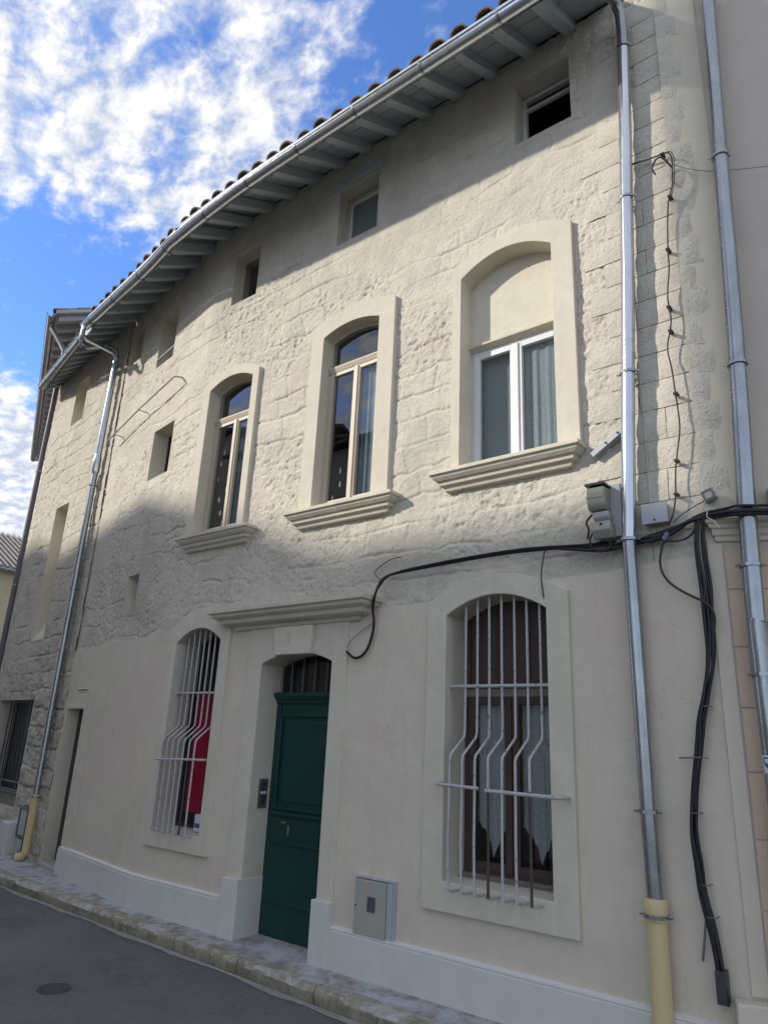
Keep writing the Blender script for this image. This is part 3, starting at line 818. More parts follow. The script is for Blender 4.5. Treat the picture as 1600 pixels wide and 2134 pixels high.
# 2 and 3: the transomed arched windows
for idx, (a, b, c, zs, zc_, zt_, v0, lab) in enumerate(((-4.155, -3.495, 3.50, 5.175, 5.245, 4.86, 0.085, 'beige arched casement window with a glazed arch over its transom'),
                                    (-5.80, -5.13, 3.50, 5.10, 5.19, 4.76, 0.10, 'narrow beige arched casement window reflecting the sky above its transom'))):
    w = win_node(0, 0, 0, F2, lab)
    A = lambda u, o_=0.0: zs + (zc_ - zs) * (1 - ((u - (a + b) / 2) / ((b - a) / 2)) ** 2) - o_
    m = MB(F2); fw = 0.035
    m.box(a, a + fw, v0, v0 + .05, c, zs); m.box(b - fw, b, v0, v0 + .05, c, zs)
    m.box(a + fw, b - fw, v0 + .001, v0 + .05, c, c + 0.04)
    n = 10
    for j in range(n):
        ua, ub = a + (b - a) * j / n, a + (b - a) * (j + 1) / n
        m.prism([(ua, A(ua) - fw), (ub, A(ub) - fw), (ub, A(ub) + .01), (ua, A(ua) + .01)], v0 + 0.002, v0 + .05)
    m.build('frame', 'beige_frame', w)
    m = MB(F2); m.prism([(v0 - 0.02, zt_ + 0.03), (v0 - 0.025, zt_ + 0.015), (v0 - 0.01, zt_ - 0.03), (v0 + 0.05, zt_ - 0.03), (v0 + 0.05, zt_ + 0.03)], a, b, 'u'); m.build('transom', 'beige_frame', w, bevel=0.003)
    mid_ = (a + b) / 2 + 0.02
    for p, q in ((a + fw, mid_ - 0.002), (mid_ + 0.002, b - fw)):
        m = MB(F2); frame_rect(m, p, q, c + 0.04, zt_ - 0.03, 0.036, v0 - 0.008, v0 + 0.035); m.build('casement', 'beige_frame', w, bevel=0.003)
        pane(F2, p + 0.034, q - 0.034, c + 0.074, zt_ - 0.064, v0 + 0.012, w)
    m = MB(F2); m.box(mid_ - 0.02, mid_ + 0.02, v0 - 0.02, v0 - 0.006, c + 0.05, zt_ - 0.035); m.build('cover_strip', 'beige_frame', w, bevel=0.003)
    pane(F2, a + fw, b - fw, zt_ + 0.03, 0, v0 + 0.015, w, zs=lambda u: A(u, fw))
    room(F2, a, b, c, zc_, v0 + 0.09, w)
    if idx == 0: curtain(F2, mid_ + .03, b - .03, c + 0.06, zt_ - .04, v0 + 0.055, w, 'blue_voile', amp=0.008, freq=70)
    else: curtain(F2, mid_ + .03, b - .03, c + 0.06, zt_ - .04, v0 + 0.055, w, 'blue_voile', amp=0.008, freq=70)
    # ornaments hung in the panes
    for q in range(7):
        zz_ = c + 0.10 + 0.13 * q + random.uniform(-.03, .03); uu = a + 0.12 + random.uniform(-0.04, 0.16)
        rs__ = random.uniform(0.4, 1.0)
        if q > 2 and idx == 0: break
        m = MB(F2); m.tube([(uu, v0 + .045, zz_), (uu, v0 + .045, zz_ + 0.012), (uu, v0 + .045, zz_ + 0.04), (uu, v0 + .045, zz_ + 0.06)], [0.006 * rs__, 0.014 * rs__, 0.009 * rs__, 0.002], 8)
        m.build('ornament', 'carton_white', w, smooth=True)
# attic windows
for idx, (a, b, c, d) in enumerate(ATT):
    F = FM
    reveal(F, a, b, c, d, 0.24 if idx < 3 else 0.3, 0.018, parent=H, back=(idx == 4), sill=0.01)
    if idx == 0:
        w = win_node(0, 0, 0, F, 'attic window with white frame standing open and dark inside')
        m = MB(F); frame_rect(m, a, b, c, d - 0.02, 0.03, 0.175, 0.22); m.build('frame', 'white_frame', w, bevel=0.003)
        m = MB(F); m.box(a + .03, b - .03, 0.18, 0.21, d - 0.155, d - 0.13); m.build('glazing_bar', 'white_frame', w)
        pane(F, a + .03, b - .03, d - 0.13, d - 0.05, 0.195, w)
        room(F, a, b, c, d, 0.225, w)
    elif idx == 1:
        w = win_node(0, 0, 0, F, 'attic window with grey drawn blind under a timber lintel')
        m = MB(F); frame_rect(m, a, b, c, d - 0.02, 0.028, 0.15, 0.20); m.build('frame', 'beige_frame', w, bevel=0.003)
        m = MB(F); frame_rect(m, a + .03, b - .03, c + .028, d - 0.05, 0.028, 0.158, 0.19); m.build('casement', 'white_frame', w, bevel=0.003)
        pane(F, a + .056, b - .056, c + .05, d - 0.076, 0.17, w)
        curtain(F, a + .03, b - .03, c + .03, d - .05, 0.195, w, 'grey_blind_and_reflection', amp=0.003, freq=30)
        room(F, a, b, c, d, 0.22, w)
        m = MB(F); m.prism([(a - 0.19, 6.90), (b + 0.05, 6.90), (b + 0.05, 7.01), (a - 0.19, 7.01)], -0.012, 0.12); m.build('timber_lintel', 'eave_paint', H, bevel=0.008)
    elif idx == 2:
        w = win_node(0, 0, 0, F)
        m = MB(F); frame_rect(m, a, b, c, d, 0.03, 0.13, 0.18); m.build('frame', 'beige_frame', w, bevel=0.003)
        pane(F, a + .03, b - .03, c + .03, d - .03, 0.15, w); room(F, a, b, c, d, 0.19, w)
    elif idx == 3:
        room(F, a, b, c, d, 0.30, H)
        m = MB(F); m.tube([(a, 0.03, c + 0.13), (b, 0.03, c + 0.16)], 0.014, 8); m.build('window_rail', 'box_grey', H)
a, b, c, d = SMALLW
reveal(FM, a, b, c, d, 0.24, 0.018, parent=H, sill=0.03)
w = win_node(0, 0, 0, FM, 'small square window with dark frame')
m = MB(FM); frame_rect(m, a + .01, b - .01, c + .02, d, 0.03, 0.2, 0.24); m.box(a + .03, b - .03, .205, .235, c + .3, c + .325); m.box((a + b) / 2 - .012, (a + b) / 2 + .012, .2045, .236, c + .04, d - .03); m.build('frame', 'dark_frame', w)
pane(FM, a + .03, b - .03, c + .04, d - .03, 0.22, w); room(FM, a, b, c, d, 0.245, w)
a, b, c, d = SLOT
reveal(FM, a, b, c, d, 0.28, 0.018, parent=H, sill=0.04, back=True)
a, b, c, d = LDOOR
reveal(FM, a, b, c, d, 0.30, 0.0, parent=H, name='side_door_reveal', mat='smooth_render', sill=0.0)
w = bpy.data.objects.new('side_door', None); COL.objects.link(w); w.parent = H; ORG[w.name] = ORG[H.name]; w['label'] = 'narrow dark door deep in its opening'
m = MB(FM); m.box(a, b, 0.145, 0.19, c, d); m.build('door_leaf', 'dark_frame', w)
m = MB(FM); m.box(a + .02, b - .02, -0.03, 0.14, c - 0.035, c + 0.006); m.build('door_step', 'step_stone', w, bevel=0.006)
m = MB(FM); m.prism([(-0.006, 2.035), (-0.02, 2.045), (-0.006, 2.055), (0.01, 2.055), (0.01, 2.035)], a + 0.27, b + 0.05, 'u'); m.build('lintel_ledge', 'surround_plaster', H)
m = MB(FM); m.box(b + 0.02, b + 0.26, -0.009, 0.003, 0.42, 2.03); m.build('door_band', 'surround_plaster', H, bevel=0.004)
# ---- barred ground-floor windows
def grille(F, us, vt, vl, zt, z1, zk1, zk0, z2, zb, broken, ends, label):
    g = bpy.data.objects.new('window_grille', None); COL.objects.link(g); g.parent = H; ORG[g.name] = ORG[H.name]; g['label'] = label
    for k_, u in enumerate(us):
        j = random.uniform(-.003, .003)
        top = [(u, vt, zt(u)), (u, vt, z1), (u + j, vt, zk1 + 0.03), (u + j, vt - 0.008, zk1), (u, (vt + vl) / 2, (zk1 + zk0) / 2), (u - j, vl + 0.008, zk0), (u, vl, zk0 - 0.03), (u, vl, z2)]
        rest = [(u, vl, z2), (u + 2 * j, vl, (z2 + zb) / 2), (u, vl, zb)]
        if k_ in broken:
            m = MB(F); m.tube(top, 0.0085, 8); m.build('bar', 'bar_paint', g, smooth=True, auto=60)
            m = MB(F); m.tube(rest, 0.0088, 8); m.build('bar', 'rust_metal', g, smooth=True, auto=60, label='bare rusty lower length of bar')
        else:
            m = MB(F); m.tube(top + rest[1:], 0.0085, 8); m.build('bar', 'bar_paint', g, smooth=True, auto=60)
        m = MB(F); m.tube([(u, vl, zb + 0.006), (u + 0.004, vl + 0.04, zb - 0.004), (u + 0.010, -0.028, zb - 0.002), (u + 0.014, -0.026, zb + 0.022), (u + 0.020, -0.03, zb + 0.004), (u + 0.022, 0.02, zb)], 0.008, 6); m.build('bar_foot', 'bar_paint', g)
    m = MB(F); m.tube([(ends[0], vt - 0.004, z1), (ends[1], vt - 0.004, z1)], 0.011, 8); m.build('crossbar', 'bar_paint', g, smooth=True, auto=60)
    return g
i = GW[0][0]
at = lambda u: 2.465 + 0.12 * (1 - ((u + 2.355) / 0.375) ** 2)
us = [-2.607, -2.515, -2.424, -2.331, -2.236, -2.146, -2.054]
g = grille(F2, us, 0.03, -0.15, at, 1.99, 1.665, 1.555, 1.37, 0.775, (3, 6), (-2.73, -1.98), 'bellied grille of seven chipped white bars, right window')
m = MB(F2); m.tube([(-2.72, -0.02, 1.375), (-2.715, -0.13, 1.374), (-2.69, -0.15, 1.373), (-2.40, -0.152, 1.366)], 0.011, 8); m.build('crossbar', 'bar_paint', g, smooth=True, auto=60)
m = MB(F2); m.tube([(-2.35, -0.152, 1.358), (-1.89, -0.15, 1.352), (-1.87, -0.13, 1.352), (-1.865, -0.02, 1.352)], 0.0115, 8); m.build('crossbar', 'bar_paint', g, smooth=True, auto=60)
us = [-5.70 + 0.0775 * k_ for k_ in range(7)]
at = lambda u: 2.42 + 0.125 * (1 - ((u + 5.4625) / 0.3225) ** 2)
g = grille(F2, us, 0.05, -0.10, at, 1.965, 1.67, 1.56, 1.385, 0.80, (5,), (-5.785, -5.14), 'bellied grille of seven greyish bars, window left of the door')
m = MB(F2); m.tube([(-5.80, -0.02, 1.38), (-5.79, -0.09, 1.38), (-5.77, -0.10, 1.38), (-5.19, -0.10, 1.40), (-5.17, -0.09, 1.40), (-5.165, -0.02, 1.40)], 0.010, 8); m.build('crossbar', 'bar_paint', g, smooth=True, auto=60)
# right window behind its grille
w = win_node(0, 0, 0, F2, 'brown wooden window with lace curtains behind the right grille')
a, b, c, zs, zc_ = GW[0][0]; v0 = 0.225
A = lambda u, o_=0.0: zs + (zc_ - zs) * (1 - ((u - (a + b) / 2) / ((b - a) / 2)) ** 2) - o_
m = MB(F2); m.box(a, a + .04, v0, v0 + .05, c, zs); m.box(b - .04, b, v0, v0 + .05, c, zs); m.box(a + .04, b - .04, v0 - .005, v0 + .05, c + .015, c + .06); m.build('frame', 'brown_wood', w)
m = MB(F2); m.box(a, b, v0 - 0.012, v0 + .04, 1.935, 1.985); m.build('transom', 'plank_wood', w, bevel=0.004)
n = 12; pts = [(a, 1.985), (b, 1.985)] + [(b - (b - a) * j / n, A(b - (b - a) * j / n)) for j in range(n + 1)]
m = MB(F2); m.prism(pts, v0 + 0.012, v0 + 0.035); m.build('board_infill', 'brown_wood', w, label='brown boarded arch')
for q in range(1, 6):
    uu = a + (b - a) * q / 6
    m = MB(F2); m.box(uu - 0.004, uu + 0.004, v0 + 0.006, v0 + 0.0125, 1.99, A(uu) - .01); m.build('board_joint', 'brown_wood', w)
mid_ = (a + b) / 2 - 0.01
for p, q in ((a + .04, mid_ - 0.003), (mid_ + .003, b - .04)):
    m = MB(F2); frame_rect(m, p, q, c + 0.06, 1.935, 0.05, v0 - 0.01, v0 + 0.035); m.build('casement', 'brown_wood', w, bevel=0.004)
    pane(F2, p + 0.048, q - 0.048, c + 0.108, 1.887, v0 + 0.012, w, 'dull_glass')
    curtain(F2, p + 0.035, q - 0.03, 1.02, 1.93, v0 + 0.045, w, amp=0.006, freq=75,
            scallop=lambda t_: 0.20 * abs(math.cos(t_ * math.pi)) ** 0.8 - 0.10 + (0.02 * abs(math.sin(t_ * 20))))
for zz_, e in ((c + 0.018, 0.03), (c + 0.0, 0.055)):
    m = MB(F2); m.box(a, b, v0 - 0.02 - e, v0 + 0.001, zz_, zz_ + 0.02); m.build('weather_bar', 'plank_wood', w, bevel=0.004)
room(F2, a, b, c, zc_, v0 + 0.06, w, depth=0.9)
# left window behind its grille
w = win_node(0, 0, 0, F2, 'dark window left of the door with a red cloth hung inside')
a, b, c, zs, zc_ = GW[1][0]; v0 = 0.20
m = MB(F2); frame_rect(m, a, b, c + 0.01, 1.99, 0.035, v0, v0 + 0.04); m.build('frame', 'dark_frame', w)
m = MB(F2); m.box(a, b, v0 - 0.01, v0 + 0.04, 1.94, 1.99); m.build('transom', 'dark_frame', w)
pane(F2, a + .035, b - .035, c + .04, 1.945, v0 + 0.015, w, 'dull_glass')
n = 12; A = lambda u: zs + (zc_ - zs) * (1 - ((u - (a + b) / 2) / ((b - a) / 2)) ** 2)
pts = [(a, 1.99), (b, 1.99)] + [(b - (b - a) * j / n, A(b - (b - a) * j / n)) for j in range(n + 1)]
m = MB(F2); m.prism(pts, v0 + 0.02, v0 + 0.03); m.build('pane', 'dull_glass', w)
room(F2, a, b, c, zc_, v0 + 0.05, w, depth=1.0)
cur = curtain(F2, -5.60, -5.15, 0.955, 1.945, 0.13, H, 'red_cloth', amp=0.014, freq=38, name='red_curtain')
t = thing('carton', F2(-5.21, 0.12, 0.82), 'small white carton with a blue stripe on the sill below the red cloth', 'carton')
m = MB(F2); m.box(-5.33, -5.145, 0.06, 0.18, 0.822, 0.955); m.build('box', 'carton_white', t, bevel=0.003)
m = MB(F2); m.box(-5.32, -5.165, 0.0585, 0.0598, 0.85, 0.885); m.build('blue_stripe', 'carton_blue', t)

# ---- the green door
D = bpy.data.objects.new('front_door', None); COL.objects.link(D); D.parent = H; ORG[D.name] = ORG[H.name]; D['label'] = 'dark green panelled front door'
a, b = -4.585, -3.79; v0 = 0.20
m = MB(F2); m.box(a, b, v0 + 0.012, v0 + 0.05, PZ + 0.005, 1.92); m.build('door_leaf', 'green_door_paint', D, bevel=0.003)
m = MB(F2)
m.prism([(v0 - 0.045, 1.972), (v0 - 0.05, 1.945), (v0 - 0.03, 1.925), (v0 - 0.012, 1.905), (v0 - 0.008, 1.885), (v0 + 0.02, 1.88), (v0 + .05, 1.885), (v0 + 0.05, 1.972)], a - 0.01, b + .01, 'u'); m.build('transom_ledge', 'green_door_paint', D, bevel=0.003)
m = MB(F2); m.box(b - 0.09, b, v0, v0 + 0.013, PZ + .01, 1.88); m.box(a, a + 0.05, v0, v0 + 0.013, PZ + .01, 1.88); m.build('door_stile', 'green_door_paint', D, bevel=0.004)
m = MB(F2); frame_rect(m, -4.52, -3.90, 1.06, 1.80, 0.022, v0 - 0.012, v0 + 0.013); m.build('panel_moulding', 'green_door_paint', D, bevel=0.006)
m = MB(F2); m.box(-4.46, -3.96, v0 + 0.001, v0 + 0.013, 1.12, 1.74); m.build('raised_panel', 'green_door_paint', D, bevel=0.01)
m = MB(F2); m.box(-4.52, -3.90, v0 - 0.022, v0 + 0.012, 1.022, 1.045); m.build('panel_ledge', 'green_door_paint', D, bevel=0.005)
for z0_, z1_ in ((PZ + 0.01, 0.40), (0.415, 0.815), (0.83, 1.0)):
    m = MB(F2); m.box(a + 0.05, b - 0.09, v0 - 0.002, v0 + 0.012, z0_, z1_); m.build('lower_panel', 'green_door_paint', D, bevel=0.004)
for z0_ in (0.40, 0.817):
    m = MB(F2); m.prism([(v0 + .001, z0_ + .02), (v0 - 0.018, z0_ + 0.008), (v0 - 0.018, z0_ - 0.002), (v0 + .001, z0_ - 0.006)], a + 0.045, b - 0.05, 'u'); m.build('panel_strip', 'green_door_paint', D, bevel=0.002)
m = MB(F2); m.box(-4.335, -4.315, v0 - 0.014, v0, 0.88, 0.955); m.build('handle_plate', 'dull_zinc', D)
m = MB(F2); m.tube([(-4.325, v0 - 0.01, 0.975), (-4.325, v0 - 0.045, 0.975), (-4.37, v0 - 0.045, 0.978)], 0.007, 8); m.build('door_handle', 'dull_zinc', D)
m = MB(F2); m.box(-3.87, -3.862, v0 - 0.008, v0, 0.30, 0.46); m.box(-3.90, -3.874, v0 - 0.006, v0, 0.30, 0.31); m.build('bolt', 'dull_zinc', D)
w = bpy.data.objects.new('fanlight', None); COL.objects.link(w); w.parent = H; ORG[w.name] = ORG[H.name]
n = 12; A = lambda u: 2.19 + 0.085 * (1 - ((u - (a + b) / 2) / ((b - a) / 2)) ** 2)
pts = [(a, 1.97), (b, 1.97)] + [(b - (b - a) * j / n, A(b - (b - a) * j / n)) for j in range(n + 1)]
m = MB(F2); m.prism(pts, v0 + 0.02, v0 + 0.026); m.build('pane', 'dull_glass', w)
for q in range(5):
    u = a + (b - a) * (q + 1) / 6 + 0.02
    m = MB(F2); m.tube([(u, v0, 1.972), (u, v0, A(u))], 0.0055, 8); m.build('bar', 'steel_plate', w)
room(F2, a, b, 1.97, 2.28, v0 + 0.055, w, 0.8)
def ev(s):
    # the eave line rounds the bend more gently than the wall
    pts = [(SM0, 0.065), (-7.9, 0.085), (-7.33, 0.105), (-6.9, 0.118), (-6.5, 0.124), (-6.15, 0.118), (-5.85, 0.092), (-5.55, 0.063), (-5.2, 0.036), (-4.8, 0.015), (-4.3, 0.003), (-3.8, 0.0), (0, 0.0)]
    for (a, x), (b, y) in zip(pts, pts[1:]):
        if a <= s <= b: return x + (y - x) * (s - a) / (b - a)
    return 0.03 if s < SM0 else 0.0
# ---- eaves: rafters, boards, tiles, gutter
SL = 0.53
m = MB(lambda u, v, z: Vector((u, v, z)))
yy = [-0.645, -0.635, -0.60, -0.53, 0.06]
bot = [6.875, 6.85, 6.832, 6.862, 7.165 + 0.03]
topz = lambda v: 7.262 + v * SL
m.prism([(v, b_ - 7) for v, b_ in zip(yy, bot)] + [(0.06, topz(0.06) - 7), (-0.645, topz(-0.645) - 7)], -0.045, 0.045, 'u')
raf = shared('rafter', m, 'eave_paint')
SE = -1.32
rs_ = random.Random(3)
s_ = -1.654
k_ = 0
while s_ > SM0 + 0.05:
    mt = FM.mat(s_, ev(s_), 7.0) @ Matrix.Rotation(rs_.uniform(-.02, .02), 4, 'Z')
    mt = mt @ Matrix.Diagonal((rs_.uniform(.92, 1.08), 1, 1, 1))
    place('rafter', raf, H, mt)
    if k_ % 1 == 0:
        # iron gutter hook on the rafter nose
        mh = MB(FM); mh.tube([(s_ - 0.02, -0.56 + ev(s_), 6.865), (s_ - 0.035, -0.60 + ev(s_), 6.822), (s_ - 0.03, -0.625 + ev(s_), 6.825), (s_ - 0.02, -0.64 + ev(s_), 6.86)], 0.010, 6); mh.build('gutter_hook', 'new_zinc', H)
    s_ -= 0.352; k_ += 1
for (va, vb) in ((-0.648, -0.33), (-0.322, 0.03)):
    cuts = [SE, -2.9, -4.65, -6.0, -7.3, SM0]
    for x1_, x0_ in zip(cuts, cuts[1:]):
        m = MB(FM)
        e = 0.003
        L_ = [x0_ + e + (x1_ - x0_ - 2 * e) * q / 5 for q in range(6)]
        fr = (lambda x_: ev(x_)) if va < -0.5 else (lambda x_: 0.0)
        rr_ = [[m.P(x_, va + fr(x_), topz(va + fr(x_))), m.P(x_, vb, topz(vb)), m.P(x_, vb, topz(vb) + .018), m.P(x_, va + fr(x_), topz(va + fr(x_)) + .018)] for x_ in L_]
        for p, q in zip(rr_, rr_[1:]):
            for j in range(4): m.f.append((p[j], q[j], q[(j + 1) % 4], p[(j + 1) % 4]))
        m.f.append(tuple(reversed(rr_[0]))); m.f.append(tuple(rr_[-1]))
        m.build('soffit_board', 'eave_paint', H)
m = MB(FM)
rws = [[m.P(s__, -0.64 + ev(s__), topz(-0.64 + ev(s__)) + 0.022), m.P(s__, 3.4, topz(3.4) + 0.022), m.P(s__, 3.4, topz(3.4) + 0.07), m.P(s__, -0.64 + ev(s__), topz(-0.64 + ev(s__)) + 0.04)] for s__ in (SM0, -7.9, -7.33, -6.9, -6.5, -6.15, -6.0001, -6.0, -5.85, -5.55, -5.2, -4.8, -4.3, SE)]
for p, q in zip(rws, rws[1:]):
    for j in range(4): m.f.append((p[j], q[j], q[(j + 1) % 4], p[(j + 1) % 4]))
m.build('roof_deck', 'dark_roof_felt', H)
for cs_ in ([SM0, -7.9, -7.33, -6.9, -6.5, -6.15, -6.0001], [-6.0, -5.85, -5.55, -5.2, -4.8, -4.3, SE]):
    m = MB(FM); rr_ = [[m.P(x_, -0.672 + ev(x_), 6.80), m.P(x_, -0.672 + ev(x_), topz(-0.672 + ev(x_)) + 0.034), m.P(x_, -0.652 + ev(x_), topz(-0.652 + ev(x_)) + 0.034), m.P(x_, -0.652 + ev(x_), 6.80)] for x_ in cs_]
    for p, q in zip(rr_, rr_[1:]):
        for j in range(4): m.f.append((p[j], q[j], q[(j + 1) % 4], p[(j + 1) % 4]))
    m.build('fascia_board', 'eave_paint', H)
# clay tile (half-round, tapering)
m = MB(lambda u, v, z: Vector((u, v, z))); n = 8; rings = []
for y_, r_ in ((0.0, 0.080), (0.42, 0.064)):
    rr = []
    for j in range(n + 1):
        an = math.pi * j / n; rr.append((m.P(math.cos(an) * r_, y_, math.sin(an) * r_ * 0.68), m.P(math.cos(an) * (r_ - .014), y_, math.sin(an) * (r_ * 0.68 - .013))))
    rings.append(rr)
for j in range(n):
    A_, B_ = rings[0], rings[1]
    m.f += [(A_[j][0], A_[j + 1][0], B_[j + 1][0], B_[j][0]), (A_[j][1], B_[j][1], B_[j + 1][1], A_[j + 1][1]), (A_[j][0], A_[j][1], A_[j + 1][1], A_[j + 1][0]), (B_[j][0], B_[j + 1][0], B_[j + 1][1], B_[j][1])]
tile = shared('roof_tile', m, 'roof_tile_clay', True, 50)
sl_ang = math.atan(SL)
s_ = SE - 0.10; rt = random.Random(9)
while s_ > SM0 - 0.02:
    for rrow in range(4):
        v = -0.665 + ev(s_) + rrow * 0.33 * math.cos(sl_ang)
        mt = FM.mat(s_ + rt.uniform(-.012, .012), v + rt.uniform(-.012, .012), topz(v) + 0.036 + rrow * 0.004) @ Matrix.Rotation(sl_ang - 0.03, 4, 'X') @ Matrix.Rotation(rt.uniform(-.04, .04), 4, 'Z')
        place('roof_tile', tile, H, mt)
    s_ -= 0.215
m = MB(FM)                                            # the roof field above the tiles that are built singly
n = 0; pr = None; s_ = SE
while s_ > SM0 - 0.01:
    hh = 0.055 * abs(math.sin((SE - s_) / 0.215 * math.pi))
    a_ = m.P(s_, 0.45, topz(0.45) + 0.075 + hh); b_ = m.P(s_, 3.4, topz(3.4) + 0.075 + hh)
    if pr: m.f.append((pr[0], pr[1], b_, a_))
    pr = (a_, b_); s_ -= 0.03
m.build('roof_slope', 'roof_tile_clay', H, smooth=True)
# back slope closing the house
m = MB(FM); m.poly([(SM0, 3.4, topz(3.4)), (-6, 3.4, topz(3.4)), (-6, 8, 6.5), (SM0, 8, 6.5)]); m.poly([(-6, 3.4, topz(3.4)), (SE, 3.4, topz(3.4)), (SE, 8, 6.5), (-6, 8, 6.5)])
m.build('rear_roof_slope', 'roof_tile_clay', H)
def gutter(name, F, s0, s1, v, z, r, mat, parent, z1=None, v1=None, bend=None):
    m = MB(F); n = 10; rows = []
    ss = [s0] + ([bend - .0001, bend] + [s0 + (s1 - s0) * q / 40 for q in range(1, 40)] if bend else []) + [s1]
    ss = sorted(set(ss))
    for s__ in ss:
        t_ = (s__ - s0) / (s1 - s0); zz_ = z + ((z1 or z) - z) * t_; vv = v + ((v1 if v1 is not None else v) - v) * t_ + (ev(s__) if bend else 0)
        o_ = [(vv - r * math.cos(math.pi * j / n), zz_ - r * math.sin(math.pi * j / n)) for j in range(n + 1)]
        i_ = [(vv - (r - .006) * math.cos(math.pi * j / n), zz_ - (r - .006) * math.sin(math.pi * j / n)) for j in range(n, -1, -1)]
        bead = [(vv - r - 0.007, zz_ + 0.001), (vv - r - 0.006, zz_ - 0.008)]
        rows.append([m.P(s__, p, q) for p, q in ([(vv - r - 0.001, zz_ + 0.004)] + bead + o_ + i_)])
    k2 = len(rows[0])
    for p, q in zip(rows, rows[1:]):
        for j in range(k2): m.f.append((p[j], p[(j + 1) % k2], q[(j + 1) % k2], q[j]))
    m.f.append(tuple(reversed(rows[0]))); m.f.append(tuple(rows[-1]))
    return m.build(name, mat, parent, smooth=True, auto=40)
def gstrap(F, s_, v, z, r, mat, parent, name='gutter_bracket'):
    m = MB(F); n = 10; rows = []
    for s__ in (s_ - .010, s_ + .010):
        rows.append([m.P(s__, v - (r + .005) * math.cos(math.pi * j / n), z - (r + .005) * math.sin(math.pi * j / n)) for j in range(n + 1)] + [m.P(s__, v + r, z + .004), m.P(s__, v - r - .012, z + 0.014)])
    k2 = len(rows[0])
    for j in range(k2 - 2): m.f.append((rows[0][j], rows[0][j + 1], rows[1][j + 1], rows[1][j]))
    m.f.append((rows[0][k2 - 1], rows[0][0], rows[1][0], rows[1][k2 - 1]))
    return m.build(name, mat, parent, smooth=True, auto=50)
GV, GZ, GR = -0.700, 6.775, 0.060
G = thing('roof_gutter', FM(-4.5, GV, GZ), 'long bright zinc half-round gutter under the eaves of the cream house', 'gutter')
gutter('trough', FM, SM0 + 0.05, SE, GV, GZ, GR, 'new_zinc', G, bend=-6.0)
s_ = -1.9
while s_ > SM0 + .2:
    gstrap(FM, s_, GV + ev(s_), GZ, GR, 'dull_zinc', G); s_ -= 0.70

# ================================================================== HOUSE TURNING AWAY ON THE RIGHT
N = thing('neighbour_house', F1(3, 0, PZ), 'taller beige house on the right with pinkish stone blocks at street level', 'house')
m = MB(F1); m.poly([(0, 0, 0), (9, 0, 0), (9, 0, 10.2), (0, 0, 10.2)])
m.build('front_wall', 'neighbour_render', N)
m = MB(FW); a = F1(0, 0, 0)
m.poly([(-1.0, 4.15, 7.2), (-1.0, 4.15, 10.2), (-1.30, 4.15, 10.2), (-1.30, 4.15, 7.2)]); m.poly([(-1.30, 4.15, 0), (-1.30, 4.15, 10.2), (-1.30, 13, 10.2), (-1.30, 13, 0)])
m.build('gable_wall', 'neighbour_render', N)
m = MB(F1); m.box(0.0, 0.27, -0.005, 0.0, 2.93, 7.3); m.build('corner_render', 'corner_render', N)
m = MB(F1); m.box(0.0, 0.075, -0.012, 0.0, 0.55, 2.75); m.build('corner_band', 'corner_render', N)
zc = 2.86; ci = 0
while zc < 6.9:
    hgt = 0.196 + rq.uniform(-0.012, 0.014); zn = zc + hgt
    stone_block(F1, 0.004, 0.10 + (0.05 if ci % 2 else 0) + rq.uniform(-.01, .01), zc + .0035, zn - .0035, 'limewashed_stone', N, v=-0.011, th=0.015)
    zc = zn; ci += 1
# pink blocks
zc = 0.60; ci = 0
while zc < 2.6:
    zn = min(zc + 0.315, 2.70)
    u = 0.082; first = True
    while u < 8:
        un = u + ((0.11 if ci % 2 else 0.16) if first else 0.52 + rq.uniform(-.06, .06)); first = False
        if ci == 6 and u < .1: pass
        stone_block(F1, u + .005, un - .005, zc + .005, zn - .005, 'pink_stone', N, v=-0.013, th=0.013, rough_=0.0015)
        u = un
        if u > 2.4: break
    zc = zn; ci += 1
m = MB(F1)
pf = [(0.01, 2.90), (0.062, 2.885), (0.062, 2.865), (0.048, 2.858), (0.046, 2.838), (0.032, 2.83), (0.030, 2.80), (0.018, 2.79), (0.016, 2.765), (0.0, 2.76)]
m.moulding(0.06, 8.9, pf, 0.01); m.build('string_course', 'corner_render', N, bevel=0.003)
m = MB(F1); m.box(-0.08, 8.9, -0.10, 0.0, 0.0, 0.535); m.build('plinth', 'corner_render', N, bevel=0.008)
m = MB(F1); m.prism([(-0.099, 0.40), (-0.115, 0.395), (-0.12, 0.36), (-0.099, 0.35)], -0.075, 8.9, 'u'); m.build('plinth_ledge', 'label_white', N)
m = MB(F1); m.box(1.3, 2.2, -0.03, -0.002, 3.7, 5.3); m.build('shutter', 'eave_paint', N, bevel=0.005)
m = MB(F1); m.box(0, 9, -0.5, 0.3, 10.2, 10.4); m.build('eaves', 'eave_paint', N)

# ================================================================== HOUSE ON THE LEFT
L = thing('left_house', F4(1.4, 0, PZ), 'rough grey-beige stone house at the far left with tall blind slits', 'house')
S4U = (0.97, 1.44, 6.09, 6.83); S4T = (1.10, 1.60, 2.75, 4.71); S4D = (0.28, 1.71, 0.60, 1.95)
holes = [S4U, S4T, S4D]
def rough4(s, z):
    amp = 1.0 + 1.6 * np.clip((3.2 - z) / 1.2, 0, 1) * np.clip((s - 1.2) / 0.6, 0.25, 1)
    return masonry(s, z, 0.23, 0.016, 0.014, 91, 0.5) * amp
relief_wall('front_wall', F4, 0.0, 2.85, 0.0, 7.3, holes, 0.014, 0.0, rough4, 'weathered_stone', L,
            snap_s=[v for r_ in holes for v in r_[:2]], snap_z=[v for r_ in holes for v in r_[2:]])
reveal(F4, *S4U, 0.25, parent=L, back=True); reveal(F4, *S4T, 0.22, parent=L, back=True, sill=0.45)
